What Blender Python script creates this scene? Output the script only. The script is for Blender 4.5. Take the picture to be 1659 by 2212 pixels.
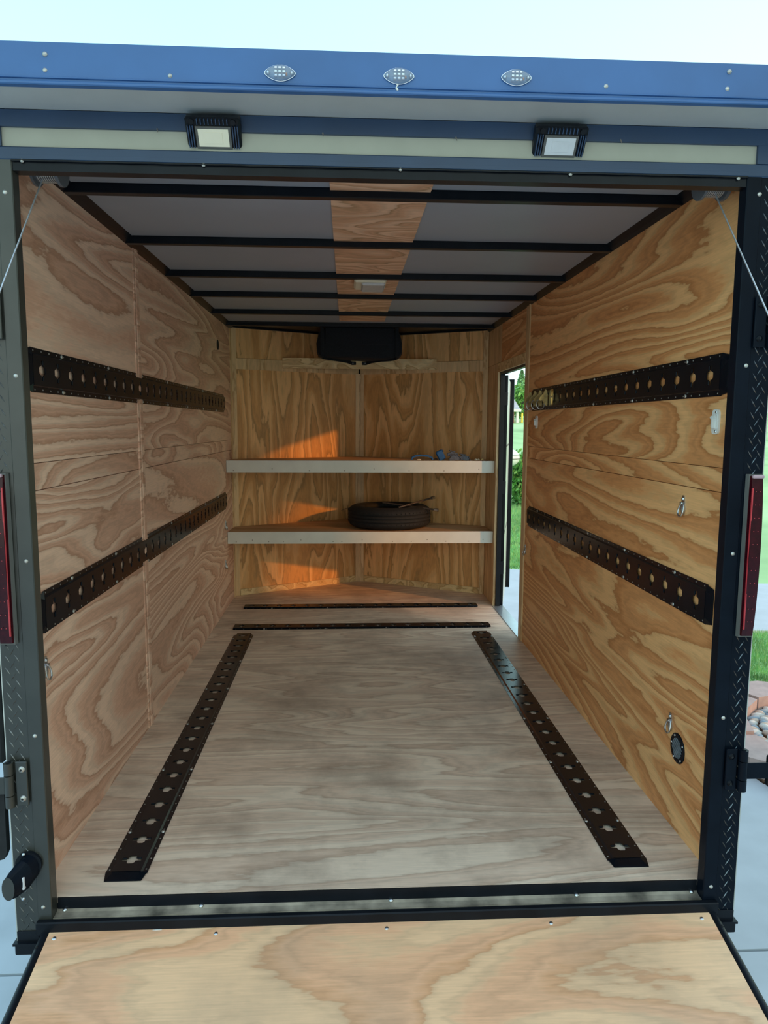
import bpy, math, random
from mathutils import Matrix, Vector
for o in list(bpy.data.objects): bpy.data.objects.remove(o, do_unlink=True)
SC = bpy.context.scene; COL = SC.collection
PI = math.pi
# ------------------------------------------------------------------ camera
CAMP = (0.8169, -1.8044, 1.2410); YAW, PIT, ROL, FPX = 0.0515991, -0.1196458, 0.0049582, 1550.19
cd = bpy.data.cameras.new('camera'); cam = bpy.data.objects.new('camera', cd); COL.objects.link(cam)
cd.sensor_fit = 'HORIZONTAL'; cd.sensor_width = 36.0; cd.lens = FPX / 1659 * 36.0
cd.clip_start = 0.02; cd.clip_end = 500
_f = Vector((math.sin(YAW)*math.cos(PIT), math.cos(YAW)*math.cos(PIT), math.sin(PIT)))
_r = Vector((math.cos(YAW), -math.sin(YAW), 0)); _u = _r.cross(_f)
_r2 = _r*math.cos(ROL) + _u*math.sin(ROL); _u2 = -_r*math.sin(ROL) + _u*math.cos(ROL)
M = Matrix((_r2, _u2, -_f)).transposed().to_4x4(); M.translation = Vector(CAMP)
cam.matrix_world = M; SC.camera = cam
# ------------------------------------------------------------------ sky
wd = bpy.data.worlds.new('sky'); SC.world = wd; wd.use_nodes = True
nt = wd.node_tree; nt.nodes.clear()
wo = nt.nodes.new('ShaderNodeOutputWorld'); bg = nt.nodes.new('ShaderNodeBackground')
tc = nt.nodes.new('ShaderNodeTexCoord'); sx = nt.nodes.new('ShaderNodeSeparateXYZ'); rp = nt.nodes.new('ShaderNodeValToRGB')
nt.links.new(tc.outputs['Generated'], sx.inputs[0]); nt.links.new(sx.outputs['Z'], rp.inputs[0])
dt = nt.nodes.new('ShaderNodeVectorMath'); dt.operation = 'DOT_PRODUCT'; dt.inputs[1].default_value = (.79, -.55, .27)   # towards the low sun
nt.links.new(tc.outputs['Generated'], dt.inputs[0])
wr_ = nt.nodes.new('ShaderNodeValToRGB'); mr_ = nt.nodes.new('ShaderNodeMapRange'); mr_.inputs['From Min'].default_value = -1; nt.links.new(dt.outputs['Value'], mr_.inputs[0]); nt.links.new(mr_.outputs[0], wr_.inputs[0])
wr_.color_ramp.elements[0].position = .25; wr_.color_ramp.elements[0].color = (1, 1, 1, 1)
wr_.color_ramp.elements[1].position = 1.0; wr_.color_ramp.elements[1].color = (1.62, 1.12, .88, 1)
mu_ = nt.nodes.new('ShaderNodeVectorMath'); mu_.operation = 'MULTIPLY'; nt.links.new(rp.outputs[0], mu_.inputs[0]); nt.links.new(wr_.outputs[0], mu_.inputs[1])
nt.links.new(mu_.outputs[0], bg.inputs[0]); nt.links.new(bg.outputs[0], wo.inputs[0])
e = rp.color_ramp.elements
e[0].position = 0.0; e[0].color = (0.70, .95, .99, 1)
e[1].position = 1.0; e[1].color = (0.36, 0.60, 0.92, 1)
m_ = e.new(0.30); m_.color = (0.51, .88, .95, 1)
m_ = e.new(0.50); m_.color = (0.41, 0.77, .92, 1)
bg.inputs[1].default_value = 1.25
# low orange evening sun, reaching the nose wall through the side door
sd = bpy.data.lights.new('evening_sun', 'SUN'); so = bpy.data.objects.new('evening_sun', sd); COL.objects.link(so)
sd.energy = 1.2; sd.color = (1.0, 0.36, 0.05); sd.angle = math.radians(1.6)
so.rotation_euler = Vector((-1.1, 0.77, -0.37)).to_track_quat('-Z', 'Y').to_euler(); so.location = (8, -6, 6)
# ------------------------------------------------------------------ view
vs = SC.view_settings; vs.view_transform = 'Standard'; vs.look = 'None'; vs.gamma = 1.0; vs.use_curve_mapping = False
vs.exposure = 0.42

# ------------------------------------------------------------------ node materials
MATS = {}
def newmat(name):
    m = bpy.data.materials.new(name); m.use_nodes = True; MATS[name] = m
    return m, m.node_tree, m.node_tree.nodes['Principled BSDF']
def plain(name, col, rough=0.5, metal=0.0, var=0.12, scale=14.0, bump=0.0, spec=0.5, **kw):
    """principled colour broken up by procedural noise"""
    m, t, b = newmat(name); L = t.links.new
    n = t.nodes.new('ShaderNodeTexNoise'); n.inputs['Scale'].default_value = scale; n.inputs['Detail'].default_value = 4
    c = t.nodes.new('ShaderNodeTexCoord'); L(c.outputs['Object'], n.inputs['Vector'])
    r = t.nodes.new('ShaderNodeValToRGB'); L(n.outputs[0], r.inputs[0])
    r.color_ramp.elements[0].position = .3; r.color_ramp.elements[1].position = .7
    r.color_ramp.elements[0].color = tuple(x*(1-var) for x in col)+(1,)
    r.color_ramp.elements[1].color = tuple(min(1, x*(1+var)) for x in col)+(1,)
    L(r.outputs[0], b.inputs['Base Color'])
    b.inputs['Roughness'].default_value = rough; b.inputs['Metallic'].default_value = metal
    b.inputs['Specular IOR Level'].default_value = spec
    if bump:
        bp = t.nodes.new('ShaderNodeBump'); bp.inputs['Strength'].default_value = bump; bp.inputs['Distance'].default_value = .002
        L(n.outputs[0], bp.inputs['Height']); L(bp.outputs[0], b.inputs['Normal'])
    for k, v in kw.items(): b.inputs[k.replace('_', ' ')].default_value = v
    return m
def wood(name, light, mid, dark, grain, bands=9.0, across=2.2, along=.34, seed=0.0, rough=.55, contrast=1.0, dirt=None, dirt_amt=.0):
    """rotary cut softwood plywood: contour lines of a stretched noise give the cathedral figure"""
    m, t, b = newmat(name); L = t.links.new; N = t.nodes.new
    c = N('ShaderNodeTexCoord'); oi = N('ShaderNodeObjectInfo')
    sc = [across]*3; sc['XYZ'.index(grain)] = along
    mp = N('ShaderNodeMapping'); mp.inputs['Scale'].default_value = sc; mp.inputs['Location'].default_value = (seed, seed*.7, seed*1.3)
    L(c.outputs['Object'], mp.inputs['Vector'])
    rnd = N('ShaderNodeVectorMath'); rnd.operation = 'MULTIPLY_ADD'
    cb = N('ShaderNodeCombineXYZ')
    for i in range(3): L(oi.outputs['Random'], cb.inputs[i])
    L(cb.outputs[0], rnd.inputs[0]); rnd.inputs[1].default_value = (31, 17, 23); L(mp.outputs[0], rnd.inputs[2])
    n1 = N('ShaderNodeTexNoise'); n1.inputs['Scale'].default_value = 1.0; n1.inputs['Detail'].default_value = 2.3
    n1.inputs['Roughness'].default_value = .48; n1.inputs['Distortion'].default_value = .55
    L(rnd.outputs[0], n1.inputs['Vector'])
    # fine ragged edge noise, drawn out along the grain
    sc2 = [60.]*3; sc2['XYZ'.index(grain)] = 14.
    mp2 = N('ShaderNodeMapping'); mp2.inputs['Scale'].default_value = sc2; L(c.outputs['Object'], mp2.inputs['Vector'])
    n2 = N('ShaderNodeTexNoise'); n2.inputs['Scale'].default_value = 1.0; n2.inputs['Detail'].default_value = 3; L(mp2.outputs[0], n2.inputs['Vector'])
    ml = N('ShaderNodeMath'); ml.operation = 'MULTIPLY'; ml.inputs[1].default_value = bands; L(n1.outputs[0], ml.inputs[0])
    ma = N('ShaderNodeMath'); ma.operation = 'MULTIPLY_ADD'; ma.inputs[1].default_value = .42; L(n2.outputs[0], ma.inputs[0]); L(ml.outputs[0], ma.inputs[2])
    fr = N('ShaderNodeMath'); fr.operation = 'FRACT'; L(ma.outputs[0], fr.inputs[0])
    r = N('ShaderNodeValToRGB'); L(fr.outputs[0], r.inputs[0]); el = r.color_ramp.elements
    el[0].position = 0; el[0].color = light+(1,); el[1].position = 1.0; el[1].color = light+(1,)
    for p, col in ((.34, light), (.50, mid), (.78, mid), (.92, dark), (.96, dark)):
        x = el.new(p); x.color = col+(1,)
    # broad tone drift and fibres
    n3 = N('ShaderNodeTexNoise'); n3.inputs['Scale'].default_value = .9; n3.inputs['Detail'].default_value = 2; L(rnd.outputs[0], n3.inputs['Vector'])
    sc4 = [230.]*3; sc4['XYZ'.index(grain)] = 9.
    mp4 = N('ShaderNodeMapping'); mp4.inputs['Scale'].default_value = sc4; L(c.outputs['Object'], mp4.inputs['Vector'])
    n4 = N('ShaderNodeTexNoise'); n4.inputs['Scale'].default_value = 1.0; n4.inputs['Detail'].default_value = 2; L(mp4.outputs[0], n4.inputs['Vector'])
    s = N('ShaderNodeMath'); s.operation = 'ADD'; L(n3.outputs[0], s.inputs[0]); L(n4.outputs[0], s.inputs[1])
    mr = N('ShaderNodeMapRange'); mr.inputs['From Min'].default_value = .6; mr.inputs['From Max'].default_value = 1.4
    mr.inputs['To Min'].default_value = .86; mr.inputs['To Max'].default_value = 1.12; L(s.outputs[0], mr.inputs[0])
    m3 = N('ShaderNodeMath'); m3.operation = 'MULTIPLY'; m3.inputs[1].default_value = 3.0; L(ma.outputs[0], m3.inputs[0])
    f3 = N('ShaderNodeMath'); f3.operation = 'PINGPONG'; f3.inputs[1].default_value = .5; L(m3.outputs[0], f3.inputs[0])
    r3 = N('ShaderNodeMapRange'); r3.inputs['From Min'].default_value = 0.0; r3.inputs['From Max'].default_value = .30
    r3.inputs['To Min'].default_value = .88; r3.inputs['To Max'].default_value = 1.03; L(f3.outputs[0], r3.inputs[0])
    m4 = N('ShaderNodeMath'); m4.operation = 'MULTIPLY'; L(r3.outputs[0], m4.inputs[0]); L(mr.outputs[0], m4.inputs[1])
    mx = N('ShaderNodeVectorMath'); mx.operation = 'SCALE'; L(r.outputs[0], mx.inputs[0]); L(m4.outputs[0], mx.inputs['Scale'])
    last = mx.outputs[0]
    if dirt:
        n5 = N('ShaderNodeTexNoise'); n5.inputs['Scale'].default_value = 2.4; n5.inputs['Detail'].default_value = 7; n5.inputs['Roughness'].default_value = .62
        L(c.outputs['Object'], n5.inputs['Vector'])
        r5 = N('ShaderNodeValToRGB'); r5.color_ramp.elements[0].position = .46; r5.color_ramp.elements[1].position = .74
        r5.color_ramp.elements[0].color = (0, 0, 0, 1); r5.color_ramp.elements[1].color = (dirt_amt,)*3+(1,); L(n5.outputs[0], r5.inputs[0])
        mm = N('ShaderNodeMix'); mm.data_type = 'RGBA'; L(r5.outputs[0], mm.inputs['Factor']); L(last, mm.inputs['A']); mm.inputs['B'].default_value = dirt+(1,)
        last = mm.outputs['Result']
    L(last, b.inputs['Base Color']); b.inputs['Roughness'].default_value = rough
    bp = N('ShaderNodeBump'); bp.inputs['Strength'].default_value = .12; bp.inputs['Distance'].default_value = .001
    L(n4.outputs[0], bp.inputs['Height']); L(bp.outputs[0], b.inputs['Normal'])
    return m
W_LEFT = wood('plywood_pink_tan', (.84, .56, .415), (.70, .40, .28), (.55, .29, .19), 'Y', bands=19, seed=3.1)
W_RIGHT = wood('plywood_golden', (.87, .475, .205), (.71, .31, .115), (.56, .225, .075), 'Y', bands=22, seed=8.4)
W_FLOOR = wood('plywood_worn_floor', (.84, .67, .53), (.75, .56, .435), (.63, .45, .34), 'X', bands=11, along=.5, across=3.4, seed=5.2, dirt=(.24, .17, .13), dirt_amt=.75)
W_RAMP = wood('plywood_ramp', (.90, .555, .325), (.85, .46, .265), (.74, .38, .20), 'X', bands=10, along=.7, across=2.4, seed=1.7, dirt=(.36, .27, .19), dirt_amt=.45)
W_NOSE = wood('plywood_nose', (.83, .48, .205), (.65, .33, .115), (.46, .25, .09), 'Z', bands=11, across=3.2, along=.55, seed=6.6)
W_TRIM = wood('pine_trim', (.78, .54, .29), (.70, .46, .24), (.56, .33, .15), 'Z', bands=4, across=5, along=.6, seed=2.2)
W_BOARD = wood('pine_board', (.80, .58, .30), (.68, .44, .21), (.52, .31, .12), 'X', bands=8, across=6, along=3.0, seed=2.9)
W_CEIL = wood('plywood_ceiling', (.84, .53, .36), (.70, .39, .24), (.52, .30, .17), 'X', bands=12, across=2.6, along=1.2, seed=7.7)
W_SHELF = wood('plywood_shelf', (.58, .37, .22), (.48, .29, .15), (.38, .22, .1), 'X', bands=9, seed=9.1)
BLACK = plain('black_enamel', (.007, .009, .013), .32, var=.25, bump=.05, spec=.18)
BLACK_POST = plain('black_post', (.004, .007, .013), .30, var=.2, spec=.09)
TREAD = plain('tread_grey_metal', (.16, .17, .18), .25, .7, var=.3, scale=30)  # lighter and more metallic than the plate around it
BLACK_GLOSS = plain('black_gloss_rail', (.004, .006, .010), .24, var=.2, spec=.13)
BLACK_RAIL = plain('black_polished_rail', (.004, .006, .010), .18, var=.2, spec=.38)
POST_SHEEN = plain('black_post_sheen', (.034, .035, .030), .30, var=.15, spec=.6)  # lighter copy of the post black, reflected brightness put into the colour
BLACK_MATT = plain('black_rubber', (.010, .011, .013), .8, var=.3, bump=.3, scale=60)
CLOTH_BLACK = plain('black_bag_cloth', (.007, .009, .014), .9, var=.3, bump=.4, scale=120)
HAZE_BLACK = plain('black_paint_blue_haze', (.018, .045, .10), .38, var=.12, spec=.5, scale=6)  # black metal with blue sky haze put into the base colour
HAZE_LIP = plain('spoiler_blue_haze', (.035, .12, .32), .42, var=.10, spec=.6, scale=6)  # black lip metal, stronger blue haze painted into the colour
WHITE_VINYL = plain('white_vinyl', (.50, .50, .50), .4, var=.03)
CREAM_VINYL = plain('cream_vinyl', (.40, .40, .33), .5, var=.04)
ROOF_SKIN = plain('roof_skin_haze_grey', (.33, .36, .43), .45, var=.05, scale=3)  # the blue in this grey is haze put into the colour
WHITE_BOARD = plain('white_shelf_edge', (.74, .72, .66), .55, var=.05, scale=9)
WHITE_PLASTIC = plain('white_plastic', (.80, .80, .77), .35, var=.03)
CREAM_PLASTIC = plain('cream_plastic', (.82, .76, .60), .4, var=.03)
LENS_FROST = plain('frosted_lens', (.62, .64, .68), .25, var=.05, scale=40)
STEEL = plain('bright_zinc', (.62, .64, .66), .28, 1.0, var=.15, scale=50)
SCREW = plain('screw_zinc', (.50, .49, .46), .4, .8, var=.2, scale=80)
DULL_SCREW = plain('dull_screw', (.30, .27, .24), .5, .6, var=.2, scale=80)
BRASS = plain('yellow_zinc', (.66, .50, .22), .32, .9, var=.25, scale=60)
CABLE = plain('steel_cable', (.55, .58, .62), .35, .7, var=.2, scale=300)
RED_LENS = plain('red_lens', (.032, .001, .004), .15, var=.3, scale=70, spec=.3)
RED_LIGHT = plain('red_reflector', (.50, .04, .05), .3, var=.2)
CLEAR = plain('clear_lens', (.85, .92, 1.0), .06, var=.02, Transmission_Weight=.85, IOR=1.45)
CHROME = plain('lens_bowl', (.75, .8, .88), .15, .9, var=.1, scale=90)
GASKET = plain('grey_gasket', (.10, .10, .095), .7, var=.1)
DUST = plain('dusty_black_sill', (.27, .23, .18), .85, var=.75, scale=11, bump=.3)
PVC_TRIM = plain('aluminium_edge', (.55, .55, .50), .4, .5, var=.05)
BLUE_STRAP = plain('blue_webbing', (.012, .10, .30), .6, var=.2, scale=90, bump=.3)
GREY_STRAP = plain('grey_ratchet', (.10, .11, .14), .45, .4, var=.4, scale=60)
RUST = plain('lug_iron', (.16, .14, .13), .45, .8, var=.3, scale=50)
ALU_SILL = plain('aluminium_sill', (.62, .66, .72), .3, .8, var=.06)
DOOR_SKIN = plain('door_inner_skin', (.60, .70, .72), .25, var=.08, scale=5)
CONC = plain('driveway_concrete', (.55, .59, .63), .85, var=.07, scale=5, bump=.15)
GRASS_G = plain('lawn_soil', (.16, .28, .09), .95, var=.35, scale=3)
GRASS = plain('grass_blades', (.27, .52, .19), .7, var=.45, scale=4)
FAR_GRASS = plain('field_grass', (.44, .70, .32), .95, var=.25, scale=.35)
LEAF = plain('bush_leaves', (.20, .44, .11), .6, var=.6, scale=6)
PINE = plain('pine_needles', (.22, .42, .20), .8, var=.5, scale=2)
BARK = plain('bark', (.14, .10, .07), .9, var=.3, scale=9)
PAVER = plain('pink_paver', (.50, .37, .34), .85, var=.12, scale=18, bump=.3)
MULCH = plain('mulch', (.13, .075, .045), .95, var=.6, scale=60, bump=1.0)
ROCKM = [plain('river_rock_%s' % n, c, .55, var=.2, scale=20) for n, c in (('grey', (.42, .43, .43)), ('blue', (.27, .35, .42)), ('tan', (.58, .45, .36)), ('white', (.70, .68, .62)))]
HOUSE_RED = plain('red_siding', (.42, .10, .07), .7, var=.15, scale=2)
SUN_BLOCKER_BEIGE = plain('sun_blocker_beige', (.52, .48, .42), .7, var=.1, scale=2)
SHINGLE = plain('roof_shingle', (.50, .50, .52), .8, var=.15, scale=8)
WHITE_PAINT = plain('white_paint', (.82, .84, .84), .5, var=.04)
GLASS = plain('window_glass', (.10, .13, .16), .08, var=.1)
SHELL = plain('white_shell', (.80, .88, .90), .3, var=.04)
SHELL_BLUE = plain('pale_blue_shell', (.35, .66, .85), .35, var=.15)

# ------------------------------------------------------------------ mesh builder
class MB:
    def __init__(s): s.v = []; s.f = []; s.sm = []
    def add(s, vs_, fs, smooth=False):
        o = len(s.v); s.v += [tuple(v) for v in vs_]; s.f += [tuple(i+o for i in f) for f in fs]; s.sm += [smooth]*len(fs)
        return s
    def box(s, x0, x1, y0, y1, z0, z1, b=0.0):
        if x0 > x1: x0, x1 = x1, x0
        if y0 > y1: y0, y1 = y1, y0
        if z0 > z1: z0, z1 = z1, z0
        if b <= 0:
            v = [(x, y, z) for z in (z0, z1) for y in (y0, y1) for x in (x0, x1)]
            return s.add(v, [(0, 2, 3, 1), (4, 5, 7, 6), (0, 1, 5, 4), (2, 6, 7, 3), (0, 4, 6, 2), (1, 3, 7, 5)])
        b = min(b, (x1-x0)*.45, (y1-y0)*.45, (z1-z0)*.45)
        v = []; idx = {}
        X = (x0, x1); Y = (y0, y1); Z = (z0, z1); g = (b, -b)
        for i in range(2):
            for j in range(2):
                for k in range(2):
                    for a in range(3):
                        p = [X[i], Y[j], Z[k]]
                        for q, w in ((0, i), (1, j), (2, k)):
                            if q != a: p[q] += g[w]
                        idx[(i, j, k, a)] = len(v); v.append(tuple(p))
        F = []
        I = lambda i, j, k, a: idx[(i, j, k, a)]
        for i in range(2): F.append((I(i,0,0,0), I(i,1,0,0), I(i,1,1,0), I(i,0,1,0)))
        for j in range(2): F.append((I(0,j,0,1), I(1,j,0,1), I(1,j,1,1), I(0,j,1,1)))
        for k in range(2): F.append((I(0,0,k,2), I(1,0,k,2), I(1,1,k,2), I(0,1,k,2)))
        for j in range(2):
            for k in range(2): F.append((I(0,j,k,1), I(1,j,k,1), I(1,j,k,2), I(0,j,k,2)))
        for i in range(2):
            for k in range(2): F.append((I(i,0,k,0), I(i,1,k,0), I(i,1,k,2), I(i,0,k,2)))
        for i in range(2):
            for j in range(2): F.append((I(i,j,0,0), I(i,j,1,0), I(i,j,1,1), I(i,j,0,1)))
        for i in range(2):
            for j in range(2):
                for k in range(2): F.append((I(i,j,k,0), I(i,j,k,1), I(i,j,k,2)))
        return s.add(v, F)
    def cyl(s, p0, p1, r0, r1=None, n=12, caps=True, smooth=True):
        if r1 is None: r1 = r0
        p0 = Vector(p0); p1 = Vector(p1); d = (p1-p0).normalized()
        a = d.orthogonal().normalized(); b = d.cross(a); v = []
        for p, r in ((p0, r0), (p1, r1)):
            for i in range(n):
                t = 2*PI*i/n; v.append(p+a*r*math.cos(t)+b*r*math.sin(t))
        s.add(v, [(i, (i+1) % n, n+(i+1) % n, n+i) for i in range(n)], smooth)
        if caps: s.add(v, [tuple(range(n-1, -1, -1)), tuple(range(n, 2*n))])
        return s
    def tube(s, pts, r, n=8, closed=False):
        pts = [Vector(p) for p in pts]; m = len(pts); v = []; prev = None
        for i, p in enumerate(pts):
            q = pts[(i+1) % m] if (closed or i < m-1) else pts[i]; o = pts[i-1] if (closed or i > 0) else pts[i]
            d = (q-o).normalized()
            a = d.orthogonal().normalized() if prev is None else (prev-d*prev.dot(d)).normalized()
            prev = a; b = d.cross(a); rr = r[i] if isinstance(r, (list, tuple)) else r
            for k in range(n):
                t = 2*PI*k/n; v.append(p+a*rr*math.cos(t)+b*rr*math.sin(t))
        F = []
        for i in range(m if closed else m-1):
            j = (i+1) % m
            for k in range(n): F.append((i*n+k, i*n+(k+1) % n, j*n+(k+1) % n, j*n+k))
        s.add(v, F, True)
        if not closed: s.add(v, [tuple(range(n-1, -1, -1)), tuple(range((m-1)*n, m*n))])
        return s
    def prism(s, poly, d, axis='Z', base=0.0):
        """extrude 2-D polygon; axis Z: (x,y), axis Y: (x,z), axis X: (y,z)"""
        def P(p, h):
            return {'Z': (p[0], p[1], h), 'Y': (p[0], h, p[1]), 'X': (h, p[0], p[1])}[axis]
        n = len(poly); v = [P(p, base) for p in poly]+[P(p, base+d) for p in poly]
        return s.add(v, [tuple(range(n-1, -1, -1)), tuple(range(n, 2*n))]+[(i, (i+1) % n, n+(i+1) % n, n+i) for i in range(n)])
    def lathe(s, prof, c=(0, 0, 0), n=48, axis='Z', closed=False):
        v = []; m = len(prof)
        for i in range(n):
            t = 2*PI*i/n
            for r, h in prof:
                if axis == 'Z': v.append((c[0]+r*math.cos(t), c[1]+r*math.sin(t), c[2]+h))
                elif axis == 'X': v.append((c[0]+h, c[1]+r*math.cos(t), c[2]+r*math.sin(t)))
                else: v.append((c[0]+r*math.cos(t), c[1]+h, c[2]+r*math.sin(t)))
        F = []
        for i in range(n):
            j = (i+1) % n
            for k in range(m if closed else m-1):
                l = (k+1) % m; F.append((i*m+k, j*m+k, j*m+l, i*m+l))
        return s.add(v, F, True)
    def ball(s, c, rx, ry=None, rz=None, n=10, m=6, rot=None):
        ry = ry or rx; rz = rz or rx; v = []
        for i in range(m+1):
            p = PI*i/m
            for j in range(n):
                t = 2*PI*j/n; q = Vector((rx*math.sin(p)*math.cos(t), ry*math.sin(p)*math.sin(t), rz*math.cos(p)))
                if rot is not None: q = rot @ q
                v.append((c[0]+q.x, c[1]+q.y, c[2]+q.z))
        return s.add(v, [(i*n+j, i*n+(j+1) % n, (i+1)*n+(j+1) % n, (i+1)*n+j) for i in range(m) for j in range(n)], True)
    def dome(s, c, nrm, r, h=None, n=8):
        h = h or r*.6; d = Vector(nrm).normalized(); a = d.orthogonal().normalized(); b = d.cross(a); c = Vector(c); v = []
        for rr, hh in ((r, 0), (r*.8, h*.7)):
            for i in range(n):
                t = 2*PI*i/n; v.append(c+a*rr*math.cos(t)+b*rr*math.sin(t)+d*hh)
        v.append(c+d*h)
        return s.add(v, [(i, (i+1) % n, n+(i+1) % n, n+i) for i in range(n)]+[(n+i, n+(i+1) % n, 2*n) for i in range(n)], True)
    def xf(s, M_):
        s.v = [tuple(M_ @ Vector(v)) for v in s.v]; return s
    def mesh(s, name, mat):
        me = bpy.data.meshes.new(name); me.from_pydata(s.v, [], s.f); me.materials.append(mat)
        me.polygons.foreach_set('use_smooth', s.sm); me.update(); return me
BASE = {}     # world position of every empty/object origin (translation only)
def setp(o, label=None, cat=None, group=None, kind=None):
    if label: o['label'] = label
    if cat: o['category'] = cat
    if group: o['group'] = group
    if kind: o['kind'] = kind
def thing(name, label, cat, loc=(0, 0, 0), group=None, M_=None):
    o = bpy.data.objects.new(name, None); COL.objects.link(o); o.empty_display_size = .05
    if M_ is not None: o.matrix_world = M_; BASE[o.name] = Vector((0, 0, 0))
    else: o.location = loc; BASE[o.name] = Vector(loc)
    setp(o, label, cat, group); return o
def part(name, mb, mat, parent, label=None, kind=None):
    """mesh child; mb in world coords (or local coords of a rotated parent)"""
    b = BASE[parent.name]
    if b.length: mb.v = [(x-b.x, y-b.y, z-b.z) for x, y, z in mb.v]
    o = bpy.data.objects.new(name, mb.mesh(name, mat)); COL.objects.link(o); o.parent = parent
    BASE[o.name] = b; setp(o, label, kind=kind); return o
def solo(name, mb, mat, label=None, cat=None, group=None, kind=None, loc=None):
    b = Vector(loc) if loc else Vector((0, 0, 0))
    mb.v = [(x-b.x, y-b.y, z-b.z) for x, y, z in mb.v]
    o = bpy.data.objects.new(name, mb.mesh(name, mat)); COL.objects.link(o); o.location = b; BASE[o.name] = b
    setp(o, label, cat, group, kind); return o
def copy_tree(o, parent=None):
    c = o.copy(); COL.objects.link(c); BASE[c.name] = BASE[o.name]
    if parent: c.parent = parent
    for ch in list(o.children): copy_tree(ch, c)
    return c

# ================================================================== dimensions
W = 1.83; H = 1.931; L = 3.384; VD = .50; AX = .915; G = -.5
def noseY(x): return L + (x/AX*VD if x < AX else (W-x)/AX*VD)
nl = Vector((VD, -AX, 0)).normalized()     # inward normals of the two nose walls
nr = Vector((-VD, -AX, 0)).normalized()

# ================================================================== room shell
# floor: black deck with plywood sheets
mb = MB().prism([(-.035, -.002), (1.865, -.002), (1.865, L), (AX, L+VD+.04), (-.035, L)], .05, 'Z', -.069)
floor = solo('floor', mb, BLACK, kind='structure')
part('plywood_sheet', MB().prism([(0, 0), (W, 0), (W, 2.279), (0, 2.279)], .018, 'Z', -.018), W_FLOOR, floor)
part('plywood_sheet', MB().prism([(0, 2.2815), (W, 2.2815), (W, L), (AX, L+VD), (0, L)], .018, 'Z', -.0185), W_FLOOR, floor)
# left wall: outer skin and plywood sheets with open joints
wl = solo('wall_left', MB().box(-.04, -.012, .0, L+.02, -.1, 2.0), BLACK, kind='structure')
for (y0, y1) in ((.0, 1.07), (1.115, L)):
    part('plywood_sheet', MB().box(-.012, 0, y0, y1, 0, 1.0655), W_LEFT, wl)
    part('plywood_sheet', MB().box(-.012, -.0015, y0, y1, 1.0675, 1.1375), W_LEFT, wl)
    part('plywood_sheet', MB().box(-.012, 0, y0, y1, 1.1395, 1.925), W_LEFT, wl)
part('batten', MB().box(-.012, .004, 1.066, 1.088, 0, 1.925, .0015), W_LEFT, wl)
part('batten', MB().box(-.012, .006, 1.0895, 1.125, 0, 1.925, .0015), W_LEFT, wl)
part('corner_batten', MB().box(0, .006, L-.05, L-.01, 0, 1.92, .0015), W_TRIM, wl)
# right wall with the side doorway
wr = solo('wall_right', MB().box(1.842, 1.87, 0, 2.29, -.1, 2.0).box(1.842, 1.87, 3.03, L+.02, -.1, 2.0).box(1.842, 1.87, 2.29, 3.03, 1.60, 2.0).box(1.842, 1.87, 2.29, 3.03, -.1, -.019), BLACK, kind='structure')
part('plywood_sheet', MB().box(W, 1.842, 0, 2.20, 0, 1.064), W_RIGHT, wr)
part('plywood_sheet', MB().box(W+.0015, 1.842, 0, 2.20, 1.066, 1.1305), W_RIGHT, wr)
part('plywood_sheet', MB().box(W-.001, 1.842, 0, 2.20, 1.1325, 1.925), W_RIGHT, wr)
part('plywood_sheet', MB().box(W, 1.842, 2.215, 2.94, 1.66, 1.925), W_RIGHT, wr)
part('plywood_sheet', MB().box(W, 1.842, 3.045, L, 0, 1.66), W_TRIM, wr)
part('plywood_sheet', MB().box(W, 1.842, 2.945, L, 1.662, 1.925), W_TRIM, wr)
part('batten', MB().box(1.822, 1.842, 2.200, 2.222, 0, 1.925, .0015), W_TRIM, wr)
part('door_jamb', MB().box(1.826, 1.842, 2.224, 2.288, 0, 1.925, .001), W_TRIM, wr)
part('door_header', MB().box(1.826, 1.842, 2.29, 3.044, 1.60, 1.658, .001), W_BOARD, wr)
part('door_jamb', MB().box(1.826, 1.842, 3.03, 3.044, 0, 1.60, .001), W_TRIM, wr, 'pale cut edge of the jamb beside the open doorway')
part('metal_jamb', MB().box(1.843, 1.872, 3.012, 3.031, -.018, 1.60).box(1.843, 1.872, 2.289, 2.30, -.018, 1.6).box(1.843, 1.872, 2.3, 3.01, 1.585, 1.602), BLACK, wr)
part('door_sill', MB().box(1.822, 1.90, 2.29, 3.03, -.018, .003, .002), ALU_SILL, wr)
# nose walls
def nose_pt(side, t, off, z):
    """t along the wall from the side corner to the apex, off = distance in front of the wall"""
    x0, x1 = (0, AX) if side == 'L' else (W, AX); n = nl if side == 'L' else nr
    ln = math.hypot(AX, VD); u = t/ln
    return Vector((x0+(x1-x0)*u, L+VD*u, z)) + n*off
NL = math.hypot(AX, VD)
def nose_box(side, t0, t1, o0, o1, z0, z1):
    v = [nose_pt(side, t, o, z) for z in (z0, z1) for o in (o0, o1) for t in (t0, t1)]
    return MB().add(v, [(0, 2, 3, 1), (4, 5, 7, 6), (0, 1, 5, 4), (2, 6, 7, 3), (0, 4, 6, 2), (1, 3, 7, 5)])
wf = MB()
for sd_ in 'LR':
    q = nose_box(sd_, -.03, NL+.03, -.05, -.012, -.1, 2.0); wf.add(q.v, q.f)
wf = solo('wall_front', wf, BLACK, kind='structure')
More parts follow.
